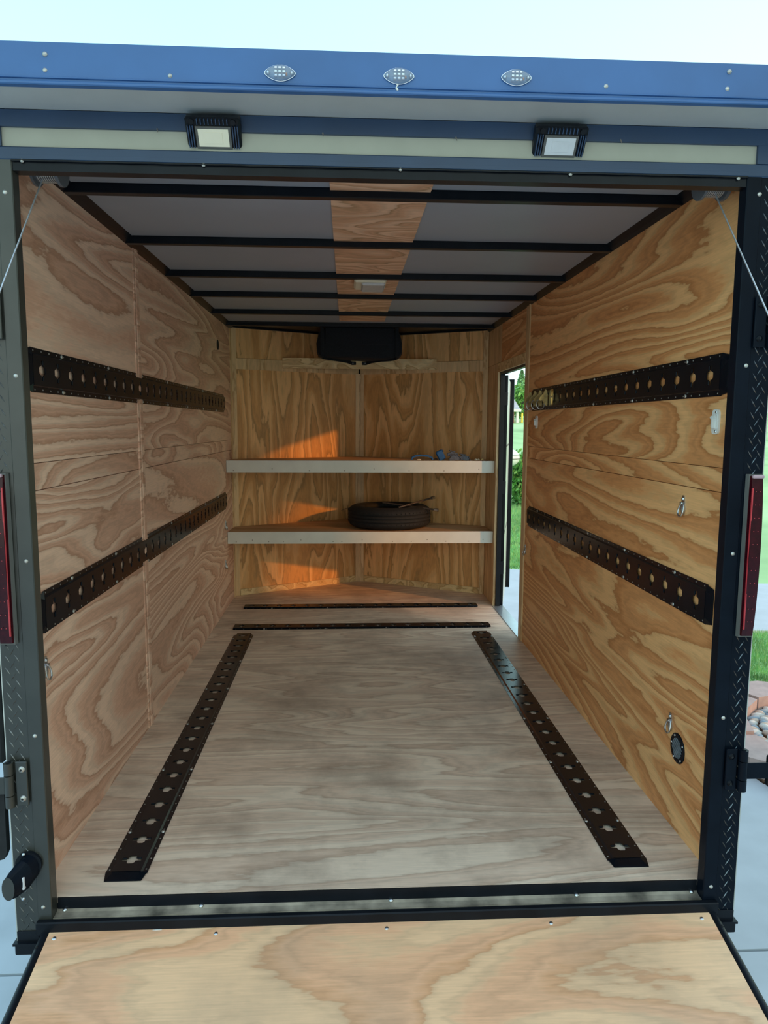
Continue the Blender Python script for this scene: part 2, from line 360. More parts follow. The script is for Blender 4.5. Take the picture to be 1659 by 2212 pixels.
for sd_ in 'LR':
    part('plywood_sheet', nose_box(sd_, 0, NL, -.012, 0, 0, 1.64), W_NOSE, wf)
    part('plywood_sheet', nose_box(sd_, 0, NL, -.012, .001, 1.712, 1.925), W_NOSE, wf)
    part('rail_board', nose_box(sd_, .02, NL-.01, -.012, .008, 1.634, 1.710), W_TRIM, wf)
    part('base_strip', nose_box(sd_, .03, NL-.02, 0, .010, 0, .046), W_BOARD, wf)
    part('corner_batten', nose_box(sd_, .0, .036, 0, .010, .0, 1.92), W_TRIM, wf)
part('apex_batten', MB().box(AX-.032, AX+.032, L+VD-.034, L+VD-.018, 0, 1.64), W_TRIM, wf)
# straight board spanning the nose
sb = solo('spanning_board', MB().box(.346, 1.480, 3.560, 3.578, 1.654, 1.730, .001), W_BOARD, 'straight pine board spanning the pointed nose wall below the black bag', 'board', loc=(.9, 3.57, 1.654))
# ceiling
ce = solo('ceiling', MB().prism([(-.035, 0), (1.865, 0), (1.865, L), (AX, L+VD+.05), (-.035, L)], .02, 'Z', H+.004), ROOF_SKIN, kind='structure')
ys = [.40, .984, 1.566, 2.073, 2.655, 3.17]
for i in range(len(ys)-1):
    part('ceiling_panel', MB().box(.012, W-.012, ys[i]+.006, ys[i+1]-.006, H, H+.003), ROOF_SKIN, ce)
part('ceiling_panel', MB().box(.012, W-.012, .0, ys[0]-.006, H, H+.003), ROOF_SKIN, ce)
for y in ys:
    part('roof_bow', MB().box(.0, W, y, y+.032, 1.905, H+.003, .002), BLACK, ce)
    part('wire_loom', MB().cyl((.03, y-.006, H-.004), (W-.03, y-.006, H-.004), .004, n=6), BLACK_MATT, ce) if y > 3 else None
part('plywood_strip', MB().box(.768, 1.064, .0, 3.06, H-.006, H-.0005), W_CEIL, ce)
part('cove_trim', MB().prism([(0, H+.003), (.03, H+.003), (.012, 1.915), (0, 1.905)], L, 'Y', 0), BLACK, ce)
part('cove_trim', MB().prism([(W, H+.003), (W-.03, H+.003), (W-.012, 1.915), (W, 1.905)], L, 'Y', 0), BLACK, ce)
for sd_ in 'LR': part('cove_trim', nose_box(sd_, 0, NL, -.005, .02, 1.918, H+.004), BLACK, ce)
part('nose_panel', MB().prism([(.01, 3.21), (W-.01, 3.21), (W-.01, L-.005), (AX, L+VD-.01), (.01, L-.005)], .003, 'Z', H-.001), BLACK, ce)

# ================================================================== rear frame
fr = thing('rear_doorway', 'black steel frame around the rear ramp opening, with tread plate down both sides', 'frame', (AX, -.02, -.13))
FY = -.036
for sgn, xi, xo, lab in ((-1, .05, .013, 'smooth steel post left of the opening'), (1, 1.783, 1.82, 'smooth steel post right of the opening')):
    part('post', MB().box(xi, xo, FY, .0, -.072, 1.85, .002), POST_SHEEN if sgn < 0 else BLACK_POST, fr, lab)
    xa, xb = (xo, -.042) if sgn < 0 else (xo, 1.872)
    part('corner_plate', MB().box(xa, xb, FY+.003, .001, -.115, 1.95), POST_SHEEN if sgn < 0 else BLACK_POST, fr)
    part('edge_trim', MB().box(xb, xb+sgn*.003, FY+.004, .01, -.10, 1.949), PVC_TRIM, fr)
    part('inner_wrap', MB().box(xa if sgn > 0 else xa, xb, FY-.0005, FY+.0035, -.115, -.07, .0005), BLACK, fr)
    # raised lozenges of the tread plate
    tb = MB(); cols = 2; rx = (xb-xa)
    k = 0; z = -.09
    while z < 1.93:
        for c in range(cols+1):
            for dire, off in ((1, 0.0), (-1, .5)):
                cx = xa + rx*((c+off+.15)/(cols+.25)); cz = z + (.016 if dire < 0 else 0)
                if not (min(xa, xb)+.006 < cx < max(xa, xb)-.005): continue
                a = math.radians(58)*dire; ux, uz = math.cos(a), math.sin(a); hl, hw = .0125, .0017
                v = [(cx+ux*hl, FY+.0028, cz+uz*hl), (cx-uz*hw, FY+.0028, cz+ux*hw), (cx-ux*hl, FY+.0028, cz-uz*hl), (cx+uz*hw, FY+.0028, cz-ux*hw), (cx, FY+.0005, cz)]
                tb.add(v, [(0, 1, 4), (1, 2, 4), (2, 3, 4), (3, 0, 4)])
        z += .032
    part('tread_pattern', tb, TREAD, fr, kind='stuff')
    # foot cap
    part('foot_cap', MB().box(xb+sgn*.006, xi+sgn*-.002+(.02 if sgn > 0 else -.02), FY-.006, .012, -.134, -.102, .003), BLACK, fr)
    part('foot_lip', MB().box(xb+sgn*.009, xi+(.018 if sgn > 0 else -.018), FY-.009, .012, -.105, -.099), BLACK, fr)
for sgn, pts in ((-1, [(.032, 1.77), (.033, 1.354), (.033, .908), (.031, .461), (.028, -.004)]), (1, [(1.815, 1.802), (1.809, 1.394), (1.806, .919), (1.808, .479), (1.804, -.0)])):
    for x, z in pts: part('screw', MB().dome((x, FY, z), (0, -1, 0), .0055, .003), SCREW, fr)
# header: tube, fascia strip, upper rail
part('header', MB().box(-.04, 1.87, FY-.002, .0, 1.8405, 1.871, .003), HAZE_BLACK, fr)
part('header_flange', MB().box(.045, 1.788, FY+.004, .0, 1.819, 1.8405), BLACK, fr)
part('header_seal', MB().tube([(.05+1.733*i/60, FY-.0015, 1.8405+.0005*math.sin(i*1.9)) for i in range(61)], .002, 5), BLACK_MATT, fr)
part('header_bead', MB().tube([(.05+1.733*i/80, FY-.001, 1.853-(.008*max(0, 1-abs(((i/80*1.733+.05-.485) % .456)-.0)/.03) if True else 0)) for i in range(81)], .0012, 5), HAZE_BLACK, fr)
for x in (.074, .485, .943, 1.349, 1.76):
    part('screw', MB().dome((x, FY, 1.838 if x > 1 else 1.840), (0, -1, 0), .005, .003), SCREW, fr)
part('fascia_strip', MB().box(.029, 1.804, FY+.006, .0, 1.8705, 1.9145), CREAM_VINYL, fr)
part('upper_rail', MB().box(-.04, 1.87, FY-.002, .0, 1.9135, 1.95), HAZE_BLACK, fr)
for xa, xb in ((-.04, .029), (1.804, 1.87)): part('corner_post_top', MB().box(xa, xb, FY-.0015, 0, 1.871, 1.9135), HAZE_BLACK, fr)
for x, z in ((.382, 1.916), (.761, 1.916), (1.073, 1.914), (1.466, 1.918)):
    part('screw_tip', MB().cyl((x, FY-.002, z), (x+.002, FY-.006, z-.009), .0018, .0008, 6), DULL_SCREW, fr)
# sill
part('sill_angle', MB().box(.052, 1.781, -.004, -.0005, -.034, -.001), BLACK, fr)
part('sill_ledge', MB().prism([(.0, -.072), (.0, -.030), (-.012, -.036), (-.030, -.0375), (-.034, -.0355), (-.034, -.072)], 1.731, 'X', .0505), DUST, fr, 'dust-covered ledge of the door sill')
part('sill_tube', MB().box(.012, 1.821, -.052, -.0345, -.074, -.037, .003), BLACK, fr)
for x in (.071, .427, .934, 1.443, 1.765):
    part('screw', MB().dome((x, -.008, -.0315), (0, -.5, 1), .006, .003), STEEL, fr)
part('sill_wire', MB().tube([(.295+.055*i/6, -.0535, -.068+.004*math.sin(PI*i/6)) for i in range(7)], .0016, 5), WHITE_PLASTIC, fr)
# overhanging spoiler
sp = thing('rear_spoiler', 'haze-tinted black metal spoiler overhanging the rear opening, white underneath', 'spoiler', (AX, -.08, 1.95))
part('underside_panel', MB().box(-.13, 1.96, -.155, -.0385, 1.951, 1.955), WHITE_VINYL, sp)
part('lip_face', MB().prism([(-.158, 1.957), (-.164, 1.957), (-.160, 2.036), (-.150, 2.037), (-.150, 1.957)], 2.12, 'X', -.145), HAZE_LIP, sp)
part('lip_flange', MB().box(-.145, 1.975, -.168, -.150, 1.949, 1.957, .002), HAZE_LIP, sp)
part('lip_rib', MB().cyl((-.145, -.1655, 1.9635), (1.975, -.1655, 1.9635), .0018, n=6), HAZE_LIP, sp)
part('top_sheet', MB().box(-.145, 1.975, -.155, .05, 2.032, 2.036), HAZE_BLACK, sp)
for xa in (-.147, 1.973): part('end_cheek', MB().box(xa, xa+.004, -.16, .05, 1.951, 2.034), HAZE_LIP, sp)
for x, z in ((.185, 2.011), (.184, 1.979), (.443, 1.975), (1.383, 1.98), (1.658, 2.018), (1.655, 1.982)):
    part('screw', MB().dome((x, -.1615, z), (0, -1, .05), .0055, .004), SCREW, sp)
part('sealed_seam', MB().tube([(.925+.002*math.sin(i*2.1), -.1655+.0002*i, 1.957+i*.003) for i in range(6)], [.003, .002, .003, .0015, .0025, .0015], 6), WHITE_PLASTIC, sp, 'dab of pale sealant over the seam')
# roof over trailer
part('roof_sheet', MB().prism([(-.045, .05), (1.875, .05), (1.875, L+.03), (AX, L+VD+.08), (-.045, L+.03)], .01, 'Z', 2.0), WHITE_VINYL, ce)

# marker lights (three)
def eye(n=20, a=.0325, b=.0165):
    P_ = []
    for i in range(n):
        t = 2*PI*i/n; c, s_ = math.cos(t), math.sin(t)
        P_.append((a*c, b*s_*(1-.35*abs(c)**2) + .0))
    return P_
def marker_light(x, z, label):
    t = thing('marker_light', label, 'marker light', (x, -.1625, z), 'marker lights along the spoiler')
    y = -.1625
    rings = [(1.0, .0), (1.0, .003), (.92, .0075), (.70, .0115), (.35, .0135)]
    v = []; n = 20
    for k, (s_, d) in enumerate(rings): v += [(x+p[0]*s_, y-d, z+p[1]*s_) for p in eye(n)]
    v.append((x, y-.014, z)); F = []
    for k in range(len(rings)-1): F += [(k*n+i, k*n+(i+1) % n, (k+1)*n+(i+1) % n, (k+1)*n+i) for i in range(n)]
    F += [((len(rings)-1)*n+i, (len(rings)-1)*n+(i+1) % n, len(v)-1) for i in range(n)]
    part('lens', MB().add(v, F, True), CLEAR, t)
    part('base_plate', MB().prism([(x+p[0]*.97, z+p[1]*.97) for p in eye(n)], .0015, 'Y', y-.0016), plain('marker_base_%d' % int(x*100), (.16, .28, .48), .3), t)
    part('rim', MB().tube([(x+p[0], y-.0025, z+p[1]) for p in eye(28)], .0011, 6, closed=True), CHROME, t)
    q = MB()
    for ix in (-.0085, 0, .0085):
        for iz in (-.006, .001, .008): q.box(x+ix-.003, x+ix+.003, y-.008, y-.002, z+iz-.002, z+iz+.0022, .0006)
    part('reflector', q, CHROME, t)
    part('diode', MB().box(x+.0125, x+.0155, y-.009, y-.005, z-.006, z-.002), plain('amber_diode_%d' % int(x*100), (.7, .25, .12), .3), t)
    for s_ in (-1, 1): part('screw', MB().dome((x+s_*.0235, y-.004, z), (0, -1, 0), .0036, .003), CHROME, t)
marker_light(.675, 1.986, 'clear oval marker light near the left end of the three on the haze-tinted spoiler')
marker_light(.929, 1.987, 'clear oval marker light in the middle of the spoiler above the sealed seam')
marker_light(1.184, 1.991, 'clear oval marker light on the spoiler, rightmost of the three')

# flood lights under the spoiler
def flood(xc, label, rz, lens_mat):
    th = math.radians(50)
    X = Vector((math.cos(rz), math.sin(rz), 0)); D = Vector((0, math.cos(th), -math.sin(th))); N_ = X.cross(D)    # face axes
    if N_.z > 0: N_ = -N_
    M_ = Matrix((X, D, N_)).transposed().to_4x4(); M_.translation = Vector((xc, -.055, 1.905))
    t = thing('flood_light', label, 'flood light', M_=M_)
    part('housing', MB().box(-.062, .062, -.030, .038, -.030, -.003, .004), BLACK, t)
    part('bezel', MB().box(-.040, .040, -.012, .036, -.003, .0012), GASKET, t)
    part('lens', MB().box(-.0345, .0345, -.007, .031, .0010, .0022), lens_mat, t)
    part('reflector', MB().box(-.020, .020, .000, .024, .0020, .0030), lens_mat, t)
    for i in range(3):
        for s_ in (-1, 1): part('cooling_fin', MB().box(s_*(.045+i*.0055)-.0011, s_*(.045+i*.0055)+.0011, -.014, .034, -.003, .004), HAZE_BLACK, t)
    for i in range(9): part('cooling_fin', MB().box(-.034+i*.0085-.001, -.034+i*.0085+.001, -.028, -.016, -.003, .003), HAZE_BLACK, t)
    for s_ in (-1, 1): part('boss', MB().cyl((s_*.047, -.022, -.003), (s_*.047, -.022, .004), .006, n=12), BLACK, t)
    part('bracket', MB().box(-.03, .03, -.025, -.0, -.050, -.03, .002), BLACK, t)
flood(.512, 'black finned flood light with a cream lens under the spoiler, left side', 0.0, CREAM_PLASTIC)
flood(1.318, 'black finned flood light with a grey white lens under the spoiler, right side', 0.0, LENS_FROST)

# ================================================================== ramp door
RS = .24; RY = -.047; RZ = -.062; RL = 1.82
def rz(y, off=0): return RZ + (y-RY)*RS + off
rd = thing('ramp_door', 'plywood faced rear ramp door lowered to the driveway', 'ramp', (AX, -1.85, G))
def ramp_box(x0, x1, y0, y1, o0, o1):
    v = [(x, y, rz(y, o)) for o in (o0, o1) for y in (y0, y1) for x in (x0, x1)]
    return MB().add(v, [(0, 2, 3, 1), (4, 5, 7, 6), (0, 1, 5, 4), (2, 6, 7, 3), (0, 4, 6, 2), (1, 3, 7, 5)])
part('plywood_face', ramp_box(.047, 1.794, RY-RL, RY, -.012, .0), W_RAMP, rd)
for sgn, xe in ((-1, .047), (1, 1.794)):
    part('side_tube', MB().cyl((xe+sgn*.012, RY-.0, rz(RY, -.012)), (xe+sgn*.012, RY-RL, rz(RY-RL, -.012)), .0125, n=16), BLACK, rd)
    part('tube_hole', MB().cyl((xe+sgn*.016, RY-.045, rz(RY-.045, -.001)), (xe+sgn*.017, RY-.045, rz(RY-.045, .0015)), .004, n=10), BLACK_MATT, rd)
part('end_tube', MB().cyl((.04, RY-RL, rz(RY-RL, -.012)), (1.8, RY-RL, rz(RY-RL, -.012)), .0125, n=12), BLACK, rd)
part('back_skin', ramp_box(.045, 1.796, RY-RL, RY, -.022, -.0125), BLACK, rd)
for x in (.066, .476, .919, 1.356, 1.766):
    part('screw', MB().dome((x, RY-.022, rz(RY-.022)), (0, -.24, 1), .0055, .002), STEEL, rd)
# ramp springs and cables
ta = thing('ramp_spring_shaft', 'grey torsion spring shaft with cable drums tucked behind the header', 'spring shaft', (AX, .06, 1.86))
part('shaft', MB().cyl((.02, .062, 1.862), (1.81, .062, 1.862), .012, n=12), GASKET, ta)
part('spring', MB().tube([(.16+1.5*i/700, .062+.019*math.cos(i*.9), 1.862+.019*math.sin(i*.9)) for i in range(701)], .0025, 5), GASKET, ta)
for s_, xc in ((-1, .093), (1, 1.745)):
    for a, b, r in ((-.032, -.026, .047), (.026, .034, .047), (-.026, .026, .036)):
        part('drum_flange' if r > .04 else 'drum_spool', MB().cyl((xc+a, .062, 1.862), (xc+b, .062, 1.862), r, n=28), plain('drum_grey_%d%d' % (int(xc*100), int((a+.1)*1000)), (.11, .12, .14), .5), ta)
    part('cable_winding', MB().tube([(xc-.022+.044*i/160, .062+.0375*math.cos(i*.35), 1.862+.0375*math.sin(i*.35)) for i in range(161)], .0018, 5), CABLE, ta)
for xs, xe, lab in ((.083, -.03, 'thin steel cable running down from the upper left corner of the opening'), (1.749, 1.865, 'thin steel cable running down from the upper right corner of the opening')):
    p0 = Vector((xs, .05, 1.826)); p1 = Vector((xe, -1.60, rz(-1.6)))
    solo('lift_cable', MB().tube([p0+(p1-p0)*i/30+Vector((0, 0, -.006*math.sin(PI*i/30))) for i in range(31)], .0019, 8), CABLE, lab, 'cable', loc=tuple(p1))

# ================================================================== things on the frame
def tail_light(sgn, label):
    X = lambda x: x if sgn > 0 else W-x
    t = thing('tail_light', label, 'tail light', (X(1.848), FY, .704), 'tall red tail lights')
    z0, z1 = .706, 1.120; n = 12
    def bar(x0, x1, y0, y1, pad):
        v = []; F = []
        for i in range(n+1):
            z = z0-pad+(z1-z0+2*pad)*i/n; u = i/n
            dep = .35+.65*math.sin(PI*min(1, max(0, (u*.94+.03))))**.5
            yy = FY+(y1)*(dep if pad == 0 else 1)
            v += [(X(x0), FY+y0, z), (X(x0+.003), yy, z), (X(x1-.003), yy, z), (X(x1), FY+y0, z)]
        for i in range(n):
            for k in range(3): F.append((i*4+k, i*4+k+1, i*4+k+5, i*4+k+4))
        F += [(3, 2, 1, 0), tuple(n*4+k for k in range(4))]
        return MB().add(v, F)
    part('gasket', bar(1.826, 1.868, 0, -.010, .004), GASKET, t)
    part('lens', bar(1.831, 1.866, -.008, -.026, 0), RED_LENS, t)
    q = MB()
    for i in range(11):
        z = z0+.04+i*.0335
        for dx in (-.006, .005): q.dome((X(1.848+dx), FY-.0245-.001*math.sin(PI*i/10), z), (0, -1, 0), .0012, .0008, 6)
    part('led_dots', q, RED_LIGHT, t, kind='stuff')
    part('edge_reflector', MB().box(X(1.8325), X(1.8355), FY-.024, FY-.020, z0+.02, z1-.03), RED_LIGHT, t, 'bright red reflector edge')
    part('end_cap', MB().box(X(1.834), X(1.864), FY-.022, FY-.012, z1-.006, z1+.002, .002), plain('lens_cap_%d' % sgn, (.45, .30, .34), .3), t)
tail_light(1, 'tall narrow red tail light on the tread plate right of the opening')
tail_light(-1, 'tall narrow red tail light on the tread plate left of the opening')

def hinge(sgn, z0, z1, label, strap=True):
    POST_SHEEN = MATS['black_post_sheen'] if sgn < 0 else MATS['black_post']  # left hinges take the copy with the reflection painted in
    X = lambda x: x if sgn > 0 else W-x
    t = thing('latch_hinge', label, 'hinge', (X(1.84), FY, z0))
    zc = (z0+z1)/2; h = z1-z0
    part('plate', MB().box(X(1.819), X(1.848), FY-.010, FY-.003, z0, z1, .0015), POST_SHEEN, t)
    for a, b in ((z0, z0+h*.26), (z0+h*.28, z0+h*.72), (z0+h*.74, z1)):
        k = MB().cyl((X(1.862), FY-.014, a), (X(1.862), FY-.014, b), .0115, n=18)
        part('barrel', k, POST_SHEEN, t)
    part('pin', MB().cyl((X(1.862), FY-.014, z0-.003), (X(1.862), FY-.014, z1+.002), .006, n=12), BLACK, t)
    for za, zb in ((z0, z0+h*.26), (z0+h*.74, z1)): part('barrel_wrap', MB().box(X(1.846), X(1.862), FY-.006, FY-.0025, za, zb), POST_SHEEN, t)
    for zz in (z0+h*.17, z0+h*.83):
        b_ = part('bolt', MB().dome((X(1.832), FY-.010, zz), (0, -1, 0), .0085, .005, 14), SCREW if sgn < 0 else BLACK_GLOSS, t)
        part('bolt_socket', MB().cyl((X(1.832), FY-.0148, zz), (X(1.832), FY-.0156, zz), .003, n=6), BLACK_MATT, b_)
    if strap:
        part('strap', MB().box(X(1.872), X(1.99), FY-.018, FY-.013, zc-.023, zc+.021, .001), POST_SHEEN, t)
        part('latch_arm', MB().box(X(1.937), X(1.99), FY-.012, FY+.012, zc-.055, zc+.035, .006), BLACK, t)
hinge(1, .283, .396, 'black strap hinge with two bolts low on the right corner post')
hinge(-1, .281, .398, 'black strap hinge with two bolts low on the left corner post')
hinge(1, 1.438, 1.562, 'black two-bolt hinge high on the right corner post', False)
hinge(-1, 1.438, 1.562, 'black two-bolt hinge high on the left corner post', False)
# licence lamp on the left post
t = thing('plate_lamp', 'black hooded plate lamp low on the left corner post', 'lamp', (-.01, FY, .10))
part('mount', MB().cyl((.000, FY+.001, .120), (.000, FY-.008, .120), .033, n=24), BLACK, t)
v = []; n = 24
for (y, cx, cz, rx, rzz) in ((FY-.006, .002, .112, .026, .036), (FY-.03, -.006, .104, .025, .040), (FY-.052, -.018, .096, .020, .036), (FY-.064, -.026, .092, .015, .030)):
    v += [(cx+rx*math.cos(2*PI*i/n), y, cz+rzz*math.sin(2*PI*i/n)) for i in range(n)]
part('hood', MB().add(v, [(k*n+i, k*n+(i+1) % n, (k+1)*n+(i+1) % n, (k+1)*n+i) for k in range(3) for i in range(n)]+[tuple(range(3*n, 4*n))]), BLACK_POST, t)
part('front_cap', MB().add([(-.026+.0155*math.cos(2*PI*i/n), FY-.0645, .092+.031*math.sin(2*PI*i/n)) for i in range(n)], [tuple(range(n))]), POST_SHEEN, t)
part('window', MB().box(.000, .007, FY-.050, FY-.030, .078, .112, .002), LENS_FROST, t)
for x, z in ((-.008, .151), (.0, .052)): part('screw', MB().dome((x, FY-.045 if z < .1 else FY-.012, z), (0, -1, 0), .0045, .003), STEEL, t)
# dark flap beyond left post
q = []
for i in range(9): a = PI+PI/2*i/8; q.append((-.115+.043*0+.0, 0)) if False else None
mbf = MB().prism([(-.20, .300), (-.20, .135), (-.19, .115), (-.17, .104), (-.10, .104), (-.08, .110), (-.073, .128), (-.071, .300)], .02, 'Y', .0)
fl = thing('side_guard', 'black rounded guard sticking out beyond the left corner post', 'guard', (-.13, .01, .104))
part('lower_panel', mbf, BLACK_MATT, fl)
part('upper_panel', MB().box(-.20, -.066, .0, .02, .372, .72, .006), BLACK_MATT, fl)
part('bracket', MB().box(-.19, -.165, -.004, .006, .20, .50, .002), BLACK, fl)
# small chain hook at right edge
t = thing('chain_hook', 'small zinc hook hanging behind the right corner post', 'hook', (1.885, .02, .0))
part('shank', MB().cyl((1.870, .015, .045), (1.885, .015, .045), .004, n=10), STEEL, t)
part('loop', MB().tube([(1.884+.006*math.cos(2*PI*i/16), .015, .030+.014*math.sin(2*PI*i/16)) for i in range(16)], .0022, 6, closed=True), STEEL, t)
part('tip', MB().ball((1.884, .015, .006), .006, .006, .010), BLACK_MATT, t)

# ================================================================== tie-down rails
MESHC = {}
def rail_mesh(n, pitch, lead, tail):
    key = (n, round(pitch, 4), round(lead, 3), round(tail, 3))
    if key in MESHC: return MESHC[key]
    vs_ = [-.0575, -.044, -.040, -.027, -.0115, .0115, .027, .040, .044, .0575]
    hz = [.0015, .0015, .008, .008, .008, .008, .008, .008, .0015, .0015]
    us = [0.0]; cell = []
    for k in range(n):
        c = lead+pitch*k
        us += [c-.019, c-.012, c-.006, c+.006, c+.012, c+.019]
    us.append(lead+pitch*(n-1)+tail)
    m = len(vs_); verts = []; faces = []; idx = {}
    Lh = us[-1]
    for i, u in enumerate(us):
        for j, v in enumerate(vs_):
            uu = u
            if i == len(us)-1 and j in (0, m-1): uu = u-.022
            if i == 0 and j in (0, m-1): uu = u
            vv = v
            r_ = (i-1) % 6 if 0 < i < len(us)-1 else -1
            if r_ in (0, 5) and j in (4, 5): vv = v*.60     # tapered ends of the centre opening
            idx[(i, j)] = len(verts); verts.append((uu, vv, hz[j]))
    for i in range(len(us)-1):
        r_ = (i-1) % 6 if i > 0 else -1      # 0..5 : column after us index inside the slot
        for j in range(m-1):
            hole = False
            if i > 0 and (i-1) % 6 in (0, 1, 2, 3, 4) and i < len(us)-1:
                q_ = (i-1) % 6
                if j == 4: hole = True
                if j in (3, 5) and q_ == 2: hole = True
            if not hole: faces.append((idx[(i, j)], idx[(i+1, j)], idx[(i+1, j+1)], idx[(i, j+1)]))
    # give it thickness
    nv = len(verts); allv = verts+[(x, y, z-.0018 if z > .005 else z-.0014) for x, y, z in verts]
    from collections import Counter
    ec = Counter(); 
    for f in faces:
        for a, b in zip(f, f[1:]+f[:1]): ec[(min(a, b), max(a, b))] += 1
    F = list(faces)+[tuple(a+nv for a in reversed(f)) for f in faces]
    for f in faces:
        for a, b in zip(f, f[1:]+f[:1]):
            if ec[(min(a, b), max(a, b))] == 1: F.append((b, a, a+nv, b+nv))
    MESHC[key] = (MB().add(allv, F), Lh); return MESHC[key]
def rail(label, M_, n, pitch, cap=True, lead=.055, tail=.045, group=None, mat=None):
    t = thing('tie_down_rail', label, 'tie-down rail', M_=M_, group=group)
    mb_, Lh = rail_mesh(n, pitch, lead, tail)
    part('rail_plate', MB().add(mb_.v, mb_.f), mat or BLACK_GLOSS, t)
    if cap:
        v = [(-.034, -.050, .0008), (-.034, .050, .0008), (.004, .0575, .0035), (.004, -.0575, .0035), (-.004, -.036, .0085), (-.004, .036, .0085), (-.030, -.033, .0030), (-.030, .033, .0030)]
        part('end_cap', MB().add(v, [(0, 6, 7, 1), (6, 4, 5, 7), (0, 3, 4, 6), (1, 7, 5, 2), (4, 3, 2, 5), (0, 1, 2, 3)]), BLACK_GLOSS, t)
        for s_ in (-1, 1): part('screw', MB().dome((-.020, s_*.043, .002), (0, 0, 1), .0042, .002, 8), DULL_SCREW, t)
    q = MB(); u = .018
    while u < Lh-.02:
        for s_ in (-1, 1): q.dome((u, s_*.0505, .0015), (0, 0, 1), .0026, .0012, 6)
        u += pitch/2
    part('rivet_heads', q, DULL_SCREW, t, kind='stuff')
    u = lead+pitch*1.5
    while u < Lh-.05:
        for s_ in (-1, 1): part('screw', MB().dome((u, s_*.050, .0015), (0, 0, 1), .0062, .0035, 10), SCREW, t)
        u += pitch*4
    q = MB()
    for k in range(n):
        c = lead+pitch*k
        for s_ in (-1, 1):
            q.cyl((c+.006, s_*.015, .0068), (c+.006, s_*.026, .0068), .003, n=8)
    part('rolled_tabs', q, BLACK_GLOSS, t, kind='stuff')
    return t
def mat_axes(u, v, n, p):
    m = Matrix((Vector(u), Vector(v), Vector(n))).transposed().to_4x4(); m.translation = Vector(p); return m
UL = ((0, 1, 0), (0, 0, 1), (1, 0, 0)); UR = ((0, 1, 0), (0, 0, -1), (-1, 0, 0)); UF = ((0, 1, 0), (-1, 0, 0), (0, 0, 1)); UC = ((1, 0, 0), (0, 1, 0), (0, 0, 1))
rail('black slotted tie-down rail on the left wall, upper of the two', mat_axes(*UL, (.0005, .122, 1.381)), 29, .1013)
rail('black slotted tie-down rail on the left wall, lower of the two', mat_axes(*UL, (.0005, .122, .738)), 29, .1013)
rail('black slotted tie-down rail on the right wall, upper one carrying the brass rings', mat_axes(*UR, (W-.0015, .112, 1.383)), 20, .1008)
rail('black slotted tie-down rail on the right wall, lower of the two', mat_axes(*UR, (W-.0005, .122, .745)), 20, .1008)
rail('black slotted tie-down rail running along the left side of the floor', mat_axes(*UF, (.202, .090, .0005)), 23, .1003, mat=BLACK_RAIL)
rail('black slotted tie-down rail running along the right side of the floor', mat_axes(*UF, (1.622, .092, .0005)), 23, .1003, mat=BLACK_RAIL)
rail('black slotted tie-down rail across the floor, nearer of the two crosswise ones', mat_axes(*UC, (.118, 2.553, .0005)), 17, .0935, cap=False, lead=.05, tail=.045)
rail('black slotted tie-down rail across the floor nearest the nose', mat_axes(*UC, (.112, 3.055, .0005)), 17, .0945, cap=False, lead=.05, tail=.045)

# ================================================================== wall fittings
def disc_vent():
    t = thing('wall_vent', 'round black louvred vent low on the right wall', 'vent', (W, .248, .262))
    X0 = W
    part('flange', MB().lathe([(.0, .0), (.046, .0), (.0465, .002), (.044, .0035), (.034, .0025), (.0, .0025)], (W, .248, .262), 40, 'X').xf(Matrix.Translation((2*W, 0, 0)) @ Matrix.Scale(-1, 4, (1, 0, 0))), BLACK_GLOSS, t)
    for i in range(9):
        d = -.026+i*.0065; hl = math.sqrt(max(.031**2-d*d, 1e-5))
        y, z = .248+d*.78, .262-d*.62
        dy, dz = hl*.62, hl*.78
        part('louvre', MB().cyl((W-.0035, y-dy, z-dz), (W-.0035, y+dy, z+dz), .0014, n=6), TREAD, t)
    for a in (30, 118, 172, 240, 310):
        part('screw', MB().dome((W-.003, .248-.039*math.cos(math.radians(a)), .262+.039*math.sin(math.radians(a))), (-1, 0, 0), .004, .003), STEEL, t)
disc_vent()
def white_latch(y, z, label, thin=False):
    t = thing('door_keeper', label, 'latch', (W, y, z), 'white plastic keepers on the right wall')
    n = 24; P_ = []
    for i in range(n):
        a = 2*PI*i/n; c, s_ = math.cos(a), math.sin(a)
        P_.append((y+.019*math.copysign(abs(c)**.45, c), z+.034*math.copysign(abs(s_)**.45, s_)))
    mbk = MB().prism(P_, -.006, 'X', W); part('plate', mbk, WHITE_PLASTIC, t)
    mbk = MB().prism([(y+(p[0]-y)*.7, z+(p[1]-z)*.62) for p in P_], -.002, 'X', W-.006); part('raised_panel', mbk, WHITE_PLASTIC, t)
    part('keeper_hook', MB().prism([(y-.004, z-.017), (y+.003, z-.014), (y+.003, z+.005), (y+.010, z+.012), (y+.005, z+.016), (y-.004, z+.008)], -.009, 'X', W-.0075), WHITE_PLASTIC, t)
    for s_ in (-1, 1): part('screw', MB().dome((W-.006, y-.003, z+s_*.026), (-1, 0, 0), .0042, .002, 10), STEEL, t)
white_latch(.129, 1.256, 'white plastic door keeper at the front end of the right wall, under the upper rail')
white_latch(2.012, 1.264, 'white plastic door keeper by the side doorway, under the brass rings')
